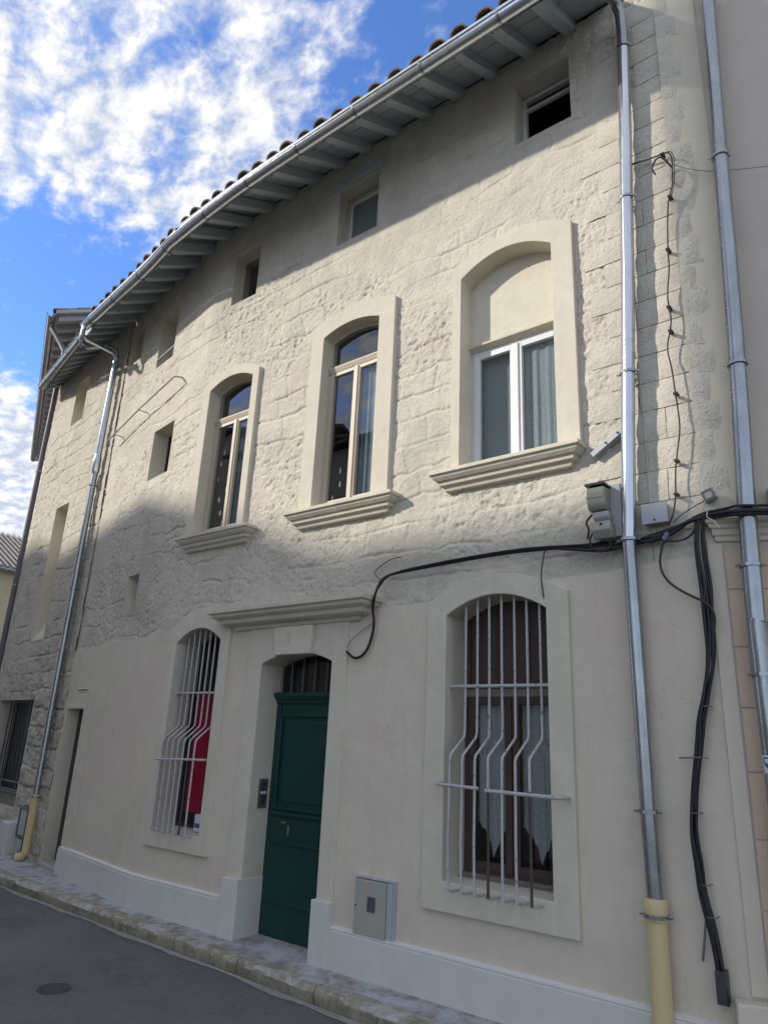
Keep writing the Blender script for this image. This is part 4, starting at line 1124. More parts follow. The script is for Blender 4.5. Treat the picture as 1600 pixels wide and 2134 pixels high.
reveal(F4, *S4D, 0.30, parent=L, mat='weathered_stone', name='door_reveal', sill=0)
m = MB(F5); m.box(-0.001, 0.0, -0.28, 6, 0, 7.3); m.build('end_wall', 'neighbour_render', L)
w = bpy.data.objects.new('glazed_front', None); COL.objects.link(w); w.parent = L; ORG[w.name] = ORG[L.name]; w['label'] = 'dark blue glazed opening with iron rails over a boarded base'
m = MB(F4); frame_rect(m, 0.30, 1.69, 0.78, 1.93, 0.06, 0.22, 0.27); m.build('frame', 'dark_frame', w)
m = MB(F4); m.box(0.36, 1.63, 0.24, 0.25, 0.84, 1.87); m.build('pane', 'blue_panel', w)
for q in range(9):
    u = 0.42 + q * 0.143
    m = MB(F4); m.tube([(u, 0.12, 0.80), (u, 0.12, 1.93)], 0.009, 6); m.build('bar', 'dark_frame', w)
for z_ in (0.80, 0.90):
    m = MB(F4); m.tube([(0.29, 0.12, z_), (1.70, 0.12, z_)], 0.012, 6); m.build('crossbar', 'steel_plate', w)
for q in range(9):
    u = 0.29 + q * 0.158
    m = MB(F4); m.box(u, u + 0.150, 0.14 + 0.003 * (q % 2), 0.17, 0.10, 0.775); m.build('plank', 'plank_wood', w, bevel=0.004)
m = MB(F4); m.box(0.28, 1.71, 0.12, 0.18, 0.76, 0.785); m.build('shelf_rail', 'steel_plate', w)
for q, (e, z_) in enumerate(((0.02, 0.34), (-0.10, 0.24), (-0.22, 0.155))):
    m = MB(F4); m.box(0.5, 1.74, e - 0.03, e + 0.12, z_ - 0.10, z_); m.build('door_step', 'step_stone', L, bevel=0.01)
m = MB(F4); m.box(1.78, 2.04, -0.14, 0.05, 0.05, 0.50); m.build('stone_post', 'grey_plinth_paint', L, bevel=0.012)
m = MB(F4)
m.poly([(-0.05, -0.27, 7.12), (2.82, -0.55, 6.98), (2.82, 3.5, 8.9), (-0.05, 3.5, 8.9)]); m.build('roof_slope', 'roof_tile_clay', L)
def ev4(u): return -0.25 - 0.29 * u / 2.82
m = MB(F4); i8 = [m.P(u, ev4(u) + dv, z_) for u in (-0.05, 2.82) for dv, z_ in ((-0.0, 6.99 - 0.21 * max(u, 0) / 2.82), (0.0, 7.10 - 0.1 * max(u, 0) / 2.82), (0.02, 7.10 - 0.1 * max(u, 0) / 2.82), (0.02, 6.99 - 0.21 * max(u, 0) / 2.82))]
m.f += [(0, 4, 5, 1), (1, 5, 6, 2), (2, 6, 7, 3), (3, 7, 4, 0), (0, 1, 2, 3), (7, 6, 5, 4)]; m.build('fascia_board', 'eave_paint', L)
m = MB(F4)
for j in range(2):
    pass
m.poly([(-0.05, ev4(0) + 0.02, 7.06), (2.82, ev4(2.82) + 0.02, 6.94), (2.82, 0.02, 7.27), (-0.05, 0.02, 7.27)]); m.build('soffit_board', 'eave_paint', L)
for q in range(12):
    u = 2.70 - q * 0.235
    e = ev4(u)
    m = MB(F4); z0_ = 7.02 - 0.05 * (u / 2.82)
    m.prism([(e + 0.05, z0_ - 0.075), (0.04, 7.165), (0.04, 7.26), (e + 0.05, z0_ + 0.01)], u - 0.035, u + 0.035, 'u'); m.build('rafter', 'eave_paint', L)
for q in range(14):
    u = 2.75 - q * 0.205; e = ev4(u)
    place('roof_tile', tile, L, F4.mat(u, e - 0.02, 7.04 - 0.06 * u / 2.82) @ Matrix.Rotation(0.45, 4, 'X'))
G = thing('roof_gutter', F4(1.4, -0.5, 6.9), 'short dull zinc gutter over the far left stone house', 'gutter')
gutter('trough', F4, 0.0, 2.80, -0.285, 7.02, 0.055, 'dull_zinc', G, z1=6.735, v1=-0.585)
for u in (0.5, 1.2, 1.9, 2.5):
    t_ = u / 2.8; gstrap(F4, u, -0.285 - 0.30 * t_, 7.02 - 0.285 * t_, 0.055, 'dull_zinc', G)
# cabinet recess by the pipe
t = thing('meter_cabinet', F4(2.2, 0, 0.5), 'slim grey meter cabinet on the far left wall beside the cream pipe foot', 'cabinet')
m = MB(F4); m.box(2.10, 2.34, -0.035, 0.03, 0.37, 0.66); m.build('door', 'box_grey', t, bevel=0.006)
m = MB(F4); frame_rect(m, 2.075, 2.365, 0.35, 0.685, 0.022, -0.045, 0.03); m.build('frame', 'steel_plate', t, bevel=0.004)
t = thing('meter_cabinet', F4(2.2, 0, 0.2), 'lower grey cabinet at the foot of the far left wall', 'cabinet')
m = MB(F4); m.box(2.13, 2.30, -0.04, 0.03, 0.13, 0.335); m.build('door', 'meter_frame', t, bevel=0.006)
m = MB(F4); frame_rect(m, 2.11, 2.32, 0.115, 0.35, 0.018, -0.03, 0.03); m.build('frame', 'steel_plate', t)
# weeds
t = thing('weed', F4(2.42, -0.08, PZ), 'tuft of green weeds at the foot of the cream pipe', 'plant')
m = MB(F4); rw = random.Random(4)
for q in range(46):
    u = 2.42 + rw.gauss(0, .06); v = -0.07 + rw.gauss(0, .03); h_ = rw.uniform(.03, .10); du = rw.uniform(-.04, .04); dv = rw.uniform(-.04, .02)
    m.f.append((m.P(u - .008, v, PZ), m.P(u + .008, v, PZ), m.P(u + du + .006, v + dv, PZ + h_ * .7), m.P(u + du * 1.5, v + dv * 1.5, PZ + h_)))
m.build('leaves', 'weed_green', t, kind='stuff')

# ================================================================== TALL HOUSE BEYOND
T = thing('tall_house', F5(-4, 0, PZ), 'tall house beyond the far left corner, its eave seen from below', 'house')
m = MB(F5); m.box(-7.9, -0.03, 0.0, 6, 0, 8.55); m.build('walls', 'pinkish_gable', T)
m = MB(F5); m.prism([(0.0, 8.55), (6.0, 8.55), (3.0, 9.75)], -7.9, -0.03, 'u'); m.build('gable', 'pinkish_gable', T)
m = MB(F5); m.prism([(-0.62, 8.42), (3.0, 9.80), (3.0, 9.87), (-0.62, 8.49)], -8.0, 0.12, 'u'); m.build('roof_deck', 'eave_paint', T)
m = MB(F5); m.prism([(3.0, 9.80), (6.6, 8.42), (6.6, 8.49), (3.0, 9.87)], -8.0, 0.12, 'u'); m.build('rear_roof_slope', 'roof_tile_clay', T)
m = MB(lambda u, v, z: Vector((u, v, z))); m.prism([(-0.56, -0.08), (0.02, 0.14), (0.02, 0.235), (-0.56, 0.015)], -0.04, 0.04, 'u'); raf2 = shared('rafter', m, 'eave_paint')
for q in range(23): place('rafter', raf2, T, F5.mat(-0.02 - q * 0.345, 0, 8.42))
for q in range(7):
    for rrow in range(9):
        v = -0.66 + rrow * 0.36
        place('roof_tile', tile, T, F5.mat(0.05 - q * 0.215, v, 8.49 + (v + .62) * 0.381) @ Matrix.Rotation(0.36, 4, 'X'))
G = thing('roof_gutter', F5(-4, -0.6, 8.4), 'grey gutter running away along the high eave of the tall house', 'gutter')
gutter('trough', F5, -7.9, 0.05, -0.68, 8.44, 0.07, 'dull_zinc', G)
# distant house
Dh = thing('distant_house', (-38, 15, 0), 'small distant yellowish house with grey ribbed tile roof at the end of the street', 'house')
m = MB(); m.box(-45.4, -35.4, 4, 26, 0, 8.75); m.build('walls', 'distant_render', Dh)
m = MB(); m.prism([(4, 8.75), (4, 8.75)], 0, 0) if False else None
m.poly([(-35.05, 3.8, 8.85), (-35.05, 26.2, 8.85), (-40.4, 26.2, 11.72), (-40.4, 3.8, 11.72)]); m.poly([(-40.4, 3.8, 11.72), (-40.4, 26.2, 11.72), (-45.8, 26.2, 8.85), (-45.8, 3.8, 8.85)])
m.poly([(-35.05, 3.8, 8.85), (-35.05, 26.2, 8.85), (-35.5, 26.2, 8.80), (-35.5, 3.8, 8.80)])
m.build('roof_slope', 'grey_tile', Dh)
m = MB(lambda u, v, z: Vector((u, v, z))); n = 6; rr = []
for x_, z_ in ((0, 0), (-5.35, 2.87)):
    rr.append([m.P(x_, math.cos(math.pi * j / n) * 0.085, z_ + math.sin(math.pi * j / n) * 0.10) for j in range(n + 1)])
for j in range(n): m.f.append((rr[0][j], rr[0][j + 1], rr[1][j + 1], rr[1][j]))
m.f.append(tuple(rr[0]))
row = shared('tile_row', m, 'grey_tile', True, 60)
for q in range(72): place('tile_row', row, Dh, Matrix.Translation((-35.0, 4.0 + q * 0.31, 8.86)))
m = MB(); m.tube([(-35.0, 3.8, 8.75), (-35.0, 26, 8.75)], 0.08, 8); m.build('roof_gutter', 'dull_zinc', Dh)
for y_, z_ in ((14.4, 5.6), (14.4, 2.2), (18.5, 5.6), (10.2, 5.6)):
    w = bpy.data.objects.new('window', None); COL.objects.link(w); w.parent = Dh; ORG[w.name] = ORG[Dh.name]
    m = MB(); m.box(-35.5, -35.32, y_ - .5, y_ + .5, z_, z_ + 1.8); m.build('shutter', 'shutter_blue', w, bevel=0.02)
    m = MB(); m.box(-35.5, -35.3, y_ - .62, y_ + .62, z_ - .12, z_); m.build('sill', 'step_stone', w)

# ================================================================== HOUSES OPPOSITE (behind us; they shade the street and stand in the panes)
def opp_house(name, x0, x1, zt, label, depth=8.0, seed=1, ridge=True, y=-1.62):
    t = thing(name, ((x0 + x1) / 2, y, RZ), label, 'house')
    m = MB(); m.box(x0, x1, y - depth, y, 0, zt); m.build('walls', 'opposite_render', t)
    if ridge:
        m = MB(); m.prism([(y + 0.3, zt), (y + 0.3, zt + 0.06), (y - depth / 2, zt + 1.85), (y - depth - .3, zt + 0.06), (y - depth - .3, zt), (y - depth / 2, zt + 1.75)], x0, x1, 'u'); m.build('roof_slope', 'roof_tile_clay', t)
    r_ = random.Random(seed); x = x0 + 0.8
    while x < x1 - 1.2:
        for zz_ in (0.9, 3.6, 6.2, 8.9):
            if zz_ + 1.6 > zt: continue
            w = bpy.data.objects.new('window', None); COL.objects.link(w); w.parent = t; ORG[w.name] = ORG[t.name]
            m = MB(); frame_rect(m, x - .06, x + 0.86, zz_ - .06, zz_ + 1.46, 0.08, y - 0.02, y + 0.03); m.build('frame', 'step_stone', w)
            m = MB(); m.box(x, x + 0.8, y - .01, y + 0.012, zz_, zz_ + 1.4); m.build('pane', 'blue_panel', w)
            for sx in (x - .48, x + .88):
                m = MB(); m.box(sx, sx + .40, y + 0.005, y + 0.04, zz_, zz_ + 1.4); m.build('shutter', 'plank_wood', w)
        x += 2.5
    return t
opp_house('opposite_house', -11.0, -7.08, 7.42, 'low tile-roofed house across the street, beside the tall block', seed=1)
opp_house('opposite_house', -13.1, -11.02, 7.92, 'narrow tile-roofed house across the street, second from the tall block', seed=2)
opp_house('opposite_house', -17.2, -13.12, 8.70, 'wider tile-roofed house across the street, third from the tall block', seed=5)
opp_house('opposite_house', -27, -17.22, 9.2, 'last tile-roofed house across the street towards the far end', seed=3)
opp_house('added_shade_block', -7.06, -5.3, 11.7, 'tall narrow flat-topped block added unseen behind the viewer to shade the right wall', depth=4.0, seed=4, ridge=False)  # unseen block added and shaped to keep the right-hand front in shade

# ================================================================== DOWNPIPES
def pipe_bracket(p, r, F, parent):
    m = MB(); n = 14
    c = Vector(p); rows = []
    for z_ in (-0.009, 0.009):
        rows.append([m.W(c + Vector((math.cos(2 * math.pi * j / n) * (r + .006), math.sin(2 * math.pi * j / n) * (r + .006), z_))) for j in range(n)])
    for j in range(n): m.f.append((rows[0][j], rows[0][(j + 1) % n], rows[1][(j + 1) % n], rows[1][j]))
    m.build('bracket', 'dull_zinc', parent)
    d = F(1, 0, 0) - F(0, 0, 0); nn = F(0, 1, 0) - F(0, 0, 0)
    m = MB()
    m.tube([c - d * (r + .026), c - d * (r * 0.9), c + d * (r * 0.9), c + d * (r + .026)], 0.007, 6, world=True)
    m.build('bracket_lug', 'dull_zinc', parent)
    m = MB(); m.tube([c + nn * r, c + nn * (r + 0.05)], 0.006, 6, world=True); m.build('bracket_stem', 'dull_zinc', parent)
P1 = [(-1.33, 4.08, 0.16), (-1.398, 4.08, 0.36), (-1.398, 4.08, 0.914), (-1.405, 4.08, 1.30), (-1.408, 4.08, 1.95), (-1.412, 4.08, 2.46), (-1.414, 4.08, 2.84), (-1.369, 4.075, 3.58), (-1.303, 4.075, 4.69), (-1.253, 4.075, 5.72), (-1.222, 4.075, 6.60)]
P1[0] = (-1.40, 4.08, 0.145)
t = thing('downpipe', (-1.40, 4.08, 0.15), 'bright new zinc downpipe with cream plastic foot, left of the cable bundle', 'downpipe')
m = MB(); m.tube([(-1.40, 4.08, 0.145), (-1.398, 4.08, 0.84)], 0.052, 20, world=True); m.build('cream_foot', 'cream_pvc', t, smooth=True, auto=50)
m = MB(); m.tube([(-1.398, 4.08, 0.80), (-1.398, 4.08, 0.815), (-1.398, 4.08, 0.90), (-1.398, 4.08, 0.91)], [.052, .060, .060, .054], 20, world=True); m.build('socket', 'cream_pvc', t, smooth=True, auto=50)
m = MB(); m.tube([(-1.398, 4.08, 0.90), P1[3], P1[4], (-1.413, 4.08, 2.84)], 0.041, 20, world=True); m.build('lower_pipe', 'dull_zinc', t, smooth=True, auto=50)
m = MB(); m.tube([(-1.413, 4.08, 2.83), (-1.369, 4.075, 3.58), (-1.335, 4.075, 4.15)], 0.042, 20, world=True); m.build('middle_pipe', 'new_zinc', t, smooth=True, auto=50)
m = MB(); m.tube([(-1.335, 4.075, 4.14), (-1.303, 4.075, 4.69), (-1.253, 4.075, 5.72), (-1.22, 4.075, 6.58)], 0.043, 20, world=True); m.build('upper_pipe', 'new_zinc', t, smooth=True, auto=50)
m = MB(); m.tube([(-1.22, 4.075, 6.55), (-1.213, 4.07, 6.72), (-1.215, 4.055, 6.92), (-1.225, 4.00, 7.00), (-1.26, 3.78, 6.92), (-1.33, 3.50, 6.70), (-1.35, 3.45, 6.68), (-1.35, 3.45, 6.74)], 0.040, 18, world=True); m.build('swan_neck', 'dull_zinc', t, smooth=True, auto=60)
for z_, x_ in ((6.60, -1.22), (5.25, -1.276), (3.92, -1.348), (2.82, -1.413), (1.32, -1.405), (0.83, -1.398)):
    pipe_bracket((x_, 4.078, z_), 0.046 if z_ > 1 else .058, F2, t)
t = thing('downpipe', F1(0.3, -0.09, 0.15), 'wide dull zinc downpipe at the right edge, on the neighbouring house', 'downpipe')
Q = [(-0.60, 4.21, 10.0), (-0.635, 4.19, 6.74), (-0.678, 4.172, 5.53), (-0.708, 4.16, 4.48), (-0.729, 4.152, 3.88), (-0.746, 4.145, 3.44), (-0.772, 4.134, 2.92), (-0.786, 4.128, 2.44), (-0.793, 4.125, 2.04)]
m = MB(); m.tube(Q[:3], 0.043, 20, world=True); m.build('upper_pipe', 'dull_zinc', t, smooth=True, auto=50)
m = MB(); m.tube([(-0.677, 4.172, 5.56)] + Q[3:6], 0.046, 20, world=True); m.build('middle_pipe', 'dull_zinc', t, smooth=True, auto=50)
m = MB(); m.tube([(-0.744, 4.146, 3.50)] + Q[6:], 0.048, 20, world=True); m.build('lower_pipe', 'dull_zinc', t, smooth=True, auto=50)
m = MB(); m.tube([(-0.772, 4.12, 2.30), (-0.778, 4.12, 2.28), (-0.775, 4.12, 1.2), (-0.76, 4.12, 0.15)], 0.056, 20, world=True); m.build('guard_sleeve', 'dull_zinc', t, smooth=True, auto=50)
for x_, y_, z_ in ((-0.684, 4.169, 5.35), (-0.732, 4.151, 3.82), (-0.784, 4.129, 2.60), (-0.775, 4.12, 2.02)):
    pipe_bracket((x_, y_, z_), 0.05 if z_ > 2.2 else 0.058, F1, t)
m = MB(); 
# sticker wrapped on the sleeve
def wrap(cx, cy, r, a0, a1, z0, z1, name, mat, parent, poly=None):
    m = MB(); n = 8; rows = []
    for j in range(n + 1):
        an = a0 + (a1 - a0) * j / n
        rows.append([m.W((cx + math.cos(an) * r, cy + math.sin(an) * r, z0 if poly is None else poly(j / n))), m.W((cx + math.cos(an) * r, cy + math.sin(an) * r, z1))])
    for p, q in zip(rows, rows[1:]): m.f.append((p[0], q[0], q[1], p[1]))
    return m.build(name, mat, parent, smooth=True)
st = thing('sticker', (-0.776, 4.065, 1.60), 'white sticker with a blue shield emblem on the right-hand downpipe', 'sticker')
wrap(-0.775, 4.12, 0.0572, R(205), R(275), 1.545, 1.63, 'backing', 'label_white', st)
wrap(-0.775, 4.12, 0.0578, R(215), R(262), 1.57, 1.62, 'shield', 'label_blue', st, poly=lambda q: 1.568 + 0.03 * abs(2 * q - 1) ** 1.6)
wrap(-0.775, 4.12, 0.0584, R(226), R(251), 1.592, 1.612, 'shield_centre', 'label_white', st, poly=lambda q: 1.588 + 0.012 * abs(2 * q - 1))
wrap(-0.775, 4.12, 0.0578, R(213), R(220), 1.552, 1.560, 'mark', 'label_blue', st)
# left pipe at the junction of two houses
t = thing('downpipe', F4(2.64, -0.06, 0.1), 'zinc downpipe with cream foot on the left, fed by a branching swan neck', 'downpipe')
c_ = lambda u, v, z: F4(u, v, z)
m = MB(F4); m.tube([(2.62, -0.075, 0.80), (2.61, -0.075, 2.0), (2.62, -0.075, 3.2), (2.625, -0.075, 5.0)], 0.038, 18); m.build('lower_pipe', 'dull_zinc', t, smooth=True, auto=50)
m = MB(F4); m.tube([(2.625, -0.075, 4.98), (2.64, -0.075, 5.9), (2.655, -0.075, 6.55)], 0.043, 18); m.build('upper_pipe', 'new_zinc', t, smooth=True, auto=50)
m = MB(F4); m.tube([(2.625, -0.075, 4.86), (2.625, -0.075, 4.9), (2.625, -0.075, 5.1), (2.625, -0.075, 5.14)], [.040, .052, .052, .044], 18); m.build('collar', 'new_zinc', t, smooth=True, auto=50)
m = MB(F4); m.tube([(2.655, -0.075, 6.50), (2.66, -0.08, 6.60), (2.70, -0.16, 6.65), (2.88, -0.60, 6.58), (2.90, -0.66, 6.60), (2.92, -0.66, 6.74)], 0.030, 14); m.build('swan_neck', 'new_zinc', t, smooth=True, auto=60)
m = MB(F4); m.tube([(2.655, -0.075, 6.62), (2.66, -0.10, 6.72), (2.64, -0.25, 6.74), (2.60, -0.47, 6.62), (2.60, -0.55, 6.64), (2.60, -0.565, 6.72)], 0.032, 14); m.build('branch_pipe', 'dull_zinc', t, smooth=True, auto=60)
m = MB(F4); m.tube([(2.62, -0.075, 0.86), (2.62, -0.075, 0.80)], [.046, .048], 18); m.tube([(2.62, -0.075, 0.81), (2.62, -0.075, 0.25), (2.60, -0.10, 0.20), (2.56, -0.15, 0.185)], [.044, .044, .046, .047], 18); m.build('cream_foot', 'cream_pvc', t, smooth=True, auto=50)
for z_ in (6.1, 4.7, 3.3, 1.75, 0.83):
    p = F4(2.62, -0.075, z_); pipe_bracket(p, 0.044, F4, t)
# pipe running beside it
m = MB(F4); m.tube([(2.545, -0.045, 1.45), (2.545, -0.045, 2.1), (2.56, -0.045, 4.9)], 0.022, 12); m.build('side_pipe', 'steel_plate', t, smooth=True, auto=50)
t = thing('downpipe', F4(-0.07, -0.05, 0.1), 'dark grey downpipe on the far left corner against the sky', 'downpipe')
m = MB(FW); m.tube([F4(-0.10, -0.02, 0.1), F4(-0.10, -0.02, 3.4), F4(-0.09, -0.02, 7.4), F4(-0.09, -0.02, 7.85), (-11.45, 4.90, 8.05), (-11.64, 4.80, 8.34)], 0.042, 14, world=True); m.build('pipe', 'dark_pipe_paint', t, smooth=True, auto=50)
for z_ in (1.9, 3.7, 5.6): pipe_bracket(F4(-0.1, -0.02, z_), 0.042, F4, t)

# ================================================================== CABLES AND FITTINGS
def smooth_path(pts, it=2):
    pts = [Vector(p) for p in pts]
    for _ in range(it):
        q = [pts[0]]
        for a, b in zip(pts, pts[1:]): q += [a * 0.75 + b * 0.25, a * 0.25 + b * 0.75]
        q.append(pts[-1]); pts = q
    return pts
def cable(name, pts, r, mat, label, cat='cable', group=None, ties=()):
    p0 = Vector(pts[0])
    t = thing(name, p0, label, cat, group)
    m = MB(); m.tube(smooth_path(pts), r, 8, world=True); m.build('sheath', mat, t, smooth=True, auto=70)
    return t
CB = {
'main': [(-3.63, 4.115, 2.255), (-3.548, 4.115, 2.195), (-3.456, 4.115, 2.22), (-3.397, 4.115, 2.309), (-3.365, 4.11, 2.45), (-3.383, 4.10, 2.56), (-3.30, 4.02, 2.66), (-3.312, 4.115, 2.8), (-3.162, 4.115, 2.821), (-2.859, 4.115, 2.834), (-2.536, 4.115, 2.848), (-2.236, 4.115, 2.854), (-1.991, 4.115, 2.846), (-1.826, 4.115, 2.836), (-1.668, 4.115, 2.818), (-1.486, 4.115, 2.815), (-1.34, 4.12, 2.828), (-1.199, 4.115, 2.857), (-1.089, 4.115, 2.884), (-1.003, 4.115, 2.905), (-0.914, 4.14, 2.911), (-0.80, 4.06, 2.905), (-0.70, 4.12, 2.90), (-0.3, 4.33, 2.90), (0.6, 4.72, 2.92)],
'b': [(-3.345, 4.115, 2.725), (-3.253, 4.10, 2.815), (-2.859, 4.10, 2.845), (-2.497, 4.10, 2.86), (-2.094, 4.10, 2.866), (-1.667, 4.10, 2.828), (-1.456, 4.12, 2.836), (-1.257, 4.10, 2.822), (-1.117, 4.10, 2.865), (-1.007, 4.10, 2.925), (-0.867, 4.10, 2.93), (-0.80, 4.055, 2.925), (-0.68, 4.12, 2.92), (0.6, 4.70, 2.935)],
'c': [(-1.924, 4.115, 2.846), (-1.715, 4.10, 2.803), (-1.578, 4.10, 2.776), (-1.458, 4.12, 2.796), (-1.286, 4.10, 2.805), (-1.144, 4.10, 2.864), (-1.022, 4.09, 2.897), (-0.915, 4.10, 2.888), (-0.80, 4.055, 2.878), (-0.69, 4.12, 2.877), (0.6, 4.70, 2.88)],
}
cable('cable', CB['main'], 0.0105, 'black_cable', 'thick black cable looping past the door cornice and along the front')
cable('cable', CB['b'], 0.008, 'black_cable', 'second black cable strapped above the thick one along the front')
cable('cable', CB['c'], 0.011, 'black_cable', 'short heavy black cable under the meter boxes by the bright pipe')
cable('cable', [(-1.30, 4.105, 2.80), (-1.16, 4.105, 2.83), (-1.06, 4.10, 2.90), (-0.95, 4.09, 2.905), (-0.80, 4.05, 2.895), (-0.68, 4.11, 2.89), (0.6, 4.69, 2.90)], 0.013, 'black_cable', 'thickest black cable turning the corner across the wide pipe')
cable('cable', [(-3.159, 4.135, 2.943), (-3.236, 4.13, 2.941), (-3.327, 4.13, 2.907), (-3.404, 4.13, 2.859), (-3.392, 4.13, 2.82), (-3.344, 4.12, 2.796)], 0.0035, 'brown_cable', 'thin loose wire end above the right end of the door cornice', 'wire')
cable('cable', [(-3.40, 4.13, 2.46), (-3.507, 4.125, 2.405), (-3.607, 4.125, 2.337), (-3.632, 4.12, 2.284)], 0.003, 'grey_cable', 'thin grey wire slanting under the right end of the door cornice', 'wire')
cable('cable', [(-1.974, 4.115, 2.84), (-1.99, 4.105, 2.749), (-1.999, 4.10, 2.671), (-1.992, 4.10, 2.576), (-1.991, 4.13, 2.49)], 0.0045, 'brown_cable', 'thin brown cable dropping to the arch of the right barred window')
arch = [(-1.27, 4.10, 5.50), (-1.248, 4.115, 5.558), (-1.122, 4.115, 5.532), (-1.025, 4.105, 5.518), (-0.98, 4.10, 5.505), (-0.962, 4.10, 5.447), (-0.969, 4.10, 5.339), (-0.973, 4.10, 5.24), (-1.003, 4.105, 5.151), (-1.021, 4.105, 5.081), (-1.047, 4.105, 4.749), (-1.046, 4.105, 4.6), (-1.074, 4.105, 4.43), (-1.074, 4.105, 4.322), (-1.063, 4.105, 4.23), (-1.078, 4.105, 4.149), (-1.103, 4.105, 4.054), (-1.103, 4.105, 3.985), (-1.089, 4.105, 3.897), (-1.081, 4.105, 3.712), (-1.072, 4.105, 3.548), (-1.074, 4.105, 3.454), (-1.111, 4.105, 3.276), (-1.123, 4.105, 3.187), (-1.13, 4.105, 3.068), (-1.15, 4.105, 2.953), (-1.186, 4.11, 2.885)]
t = cable('cable', arch, 0.0048, 'brown_cable', 'thin wavy brown cable running down the lit corner stones')
for p in (3, 8, 10, 13, 15, 19, 22, 24):
    q = Vector(arch[p]); m = MB(); m.box(q.x - .012, q.x + .012, q.y - .008, 4.15, q.z - .006, q.z + .006); m.build('cable_clip', 'brown_cable', t)
cable('cable', [(p[0] + 0.012, p[1] + .004, p[2] + .006) for p in arch[1:9]], 0.003, 'brown_cable', 'thin wire twisted beside the top of the wavy brown cable', 'wire')
cable('cable', [(-0.972, 4.10, 5.372), (-1.0, 4.08, 5.43), (-1.029, 4.07, 5.471), (-1.062, 4.06, 5.453), (-1.09, 4.06, 5.39), (-1.066, 4.05, 5.324)], 0.006, 'brown_cable', 'cut brown cable end curling free at the top of the corner')
cable('cable', [(-0.962, 4.11, 5.398), (-0.893, 4.15, 5.353), (-0.71, 4.20, 5.257), (0.2, 4.55, 5.2)], 0.002, 'grey_cable', 'hair-thin grey wire from the corner to the right-hand house', 'wire')
cable('cable', [(-1.01, 4.105, 2.886), (-1.07, 4.10, 2.795), (-1.138, 4.10, 2.776), (-1.217, 4.10, 2.793), (-1.235, 4.10, 2.746), (-1.251, 4.10, 2.676), (-1.245, 4.10, 2.604), (-1.197, 4.10, 2.529), (-1.099, 4.09, 2.457), (-1.027, 4.07, 2.418), (-0.992, 4.07, 2.381), (-0.977, 4.08, 2.336), (-0.987, 4.09, 2.271), (-1.017, 4.10, 2.195)], 0.007, 'brown_cable', 'brown cable making a wide loop across the black bundle')
B1 = [(-1.032, 4.1, 2.883), (-1.043, 4.1, 2.816), (-1.05, 4.1, 2.704), (-1.039, 4.1, 2.565), (-1.03, 4.1, 2.443), (-1.033, 4.1, 2.298), (-1.035, 4.1, 2.168), (-1.052, 4.1, 2.042), (-1.087, 4.1, 1.893), (-1.113, 4.1, 1.795), (-1.126, 4.1, 1.674), (-1.146, 4.1, 1.578), (-1.173, 4.1, 1.459), (-1.195, 4.1, 1.319), (-1.2, 4.1, 1.205), (-1.184, 4.1, 1.096), (-1.177, 4.1, 0.967), (-1.159, 4.1, 0.864), (-1.144, 4.1, 0.763), (-1.131, 4.1, 0.644), (-1.122, 4.1, 0.50)]
t = thing('cable_bundle', B1[0], 'bundle of black cables strapped down the corner from the crossing to the plinth', 'cable bundle')
for k_, (dx, dy, r_, ph) in enumerate(((0, 0, .011, 0), (0.022, 0.004, .010, 1.0), (0.011, -0.012, .009, 2.2), (0.004, 0.014, .008, 3.6), (0.026, -0.008, .007, 5.0))):
    pts = []
    for j, p in enumerate(B1):
        sp_ = 1.0 + 0.9 * math.exp(-((j - 3) / 3.0) ** 2) - (0.35 if 10 < j < 13 else 0)
        pts.append((p[0] + dx * sp_ + 0.005 * math.sin(j * 1.1 + ph), p[1] + dy + 0.004 * math.cos(j * 0.9 + ph), p[2]))
    m = MB(); m.tube(smooth_path(pts), r_, 8, world=True); m.build('cable', 'black_cable', t, smooth=True, auto=70)
for z_, x_ in ((1.86, -1.085), (1.60, -1.13), (1.33, -1.18), (1.0, -1.165), (0.86, -1.145)):
    m = MB(); m.tube([(x_ - 0.016, 4.10, z_), (x_ - .008, 4.082, z_ + .002), (x_ + .018, 4.078, z_ + .003), (x_ + .036, 4.09, z_ + .004), (x_ + .036, 4.14, z_ + .004)], 0.0028, 6, world=True); m.build('strap', 'grey_cable', t)
m = MB(); m.tube([(-1.23, 4.10, 1.598), (-1.10, 4.07, 1.605)], 0.004, 6, world=True); m.build('strap', 'grey_cable', t)
cable('cable', [(-1.165, 4.10, 0.84), (-1.18, 4.11, 0.76), (-1.20, 4.12, 0.66)], 0.006, 'grey_cable', 'short rusty rod hanging beside the foot of the cable bundle', 'rod')
m = MB(); m.box(-1.20, -1.10, 4.085, 4.149, 0.30, 0.50); 
t = thing('cable_duct', (-1.10, 4.12, 0.4), 'open black duct mouth beside the right-hand plinth where the cables end', 'duct')
m = MB(); m.box(-1.138, -1.092, 4.075, 4.149, 0.50, 0.64); m.build('duct_mouth', 'dark_plastic', t, bevel=0.004)
cable('cable', [(-0.985, 4.07, 2.93), (-0.97, 4.06, 2.95), (-0.955, 4.06, 2.92), (-0.965, 4.05, 2.88), (-0.93, 4.05, 2.86), (-0.90, 4.05, 2.81)], 0.003, 'white_string', 'loose white string tied round the cables at the corner', 'string')
cable('cable', [(-1.62, 4.06, 2.90), (-1.66, 4.07, 2.84), (-1.62, 4.07, 2.77), (-1.55, 4.07, 2.765), (-1.51, 4.07, 2.80), (-1.55, 4.08, 2.84), (-1.62, 4.09, 2.83)], 0.006, 'black_cable', 'small black cable loop below the stacked fittings')
cable('cable', [(-1.64, 4.10, 3.02), (-1.68, 4.08, 2.97), (-1.65, 4.07, 2.92), (-1.67, 4.08, 2.86)], 0.007, 'rust_metal', 'rusty clamp and wire beside the stacked fittings', 'clamp')
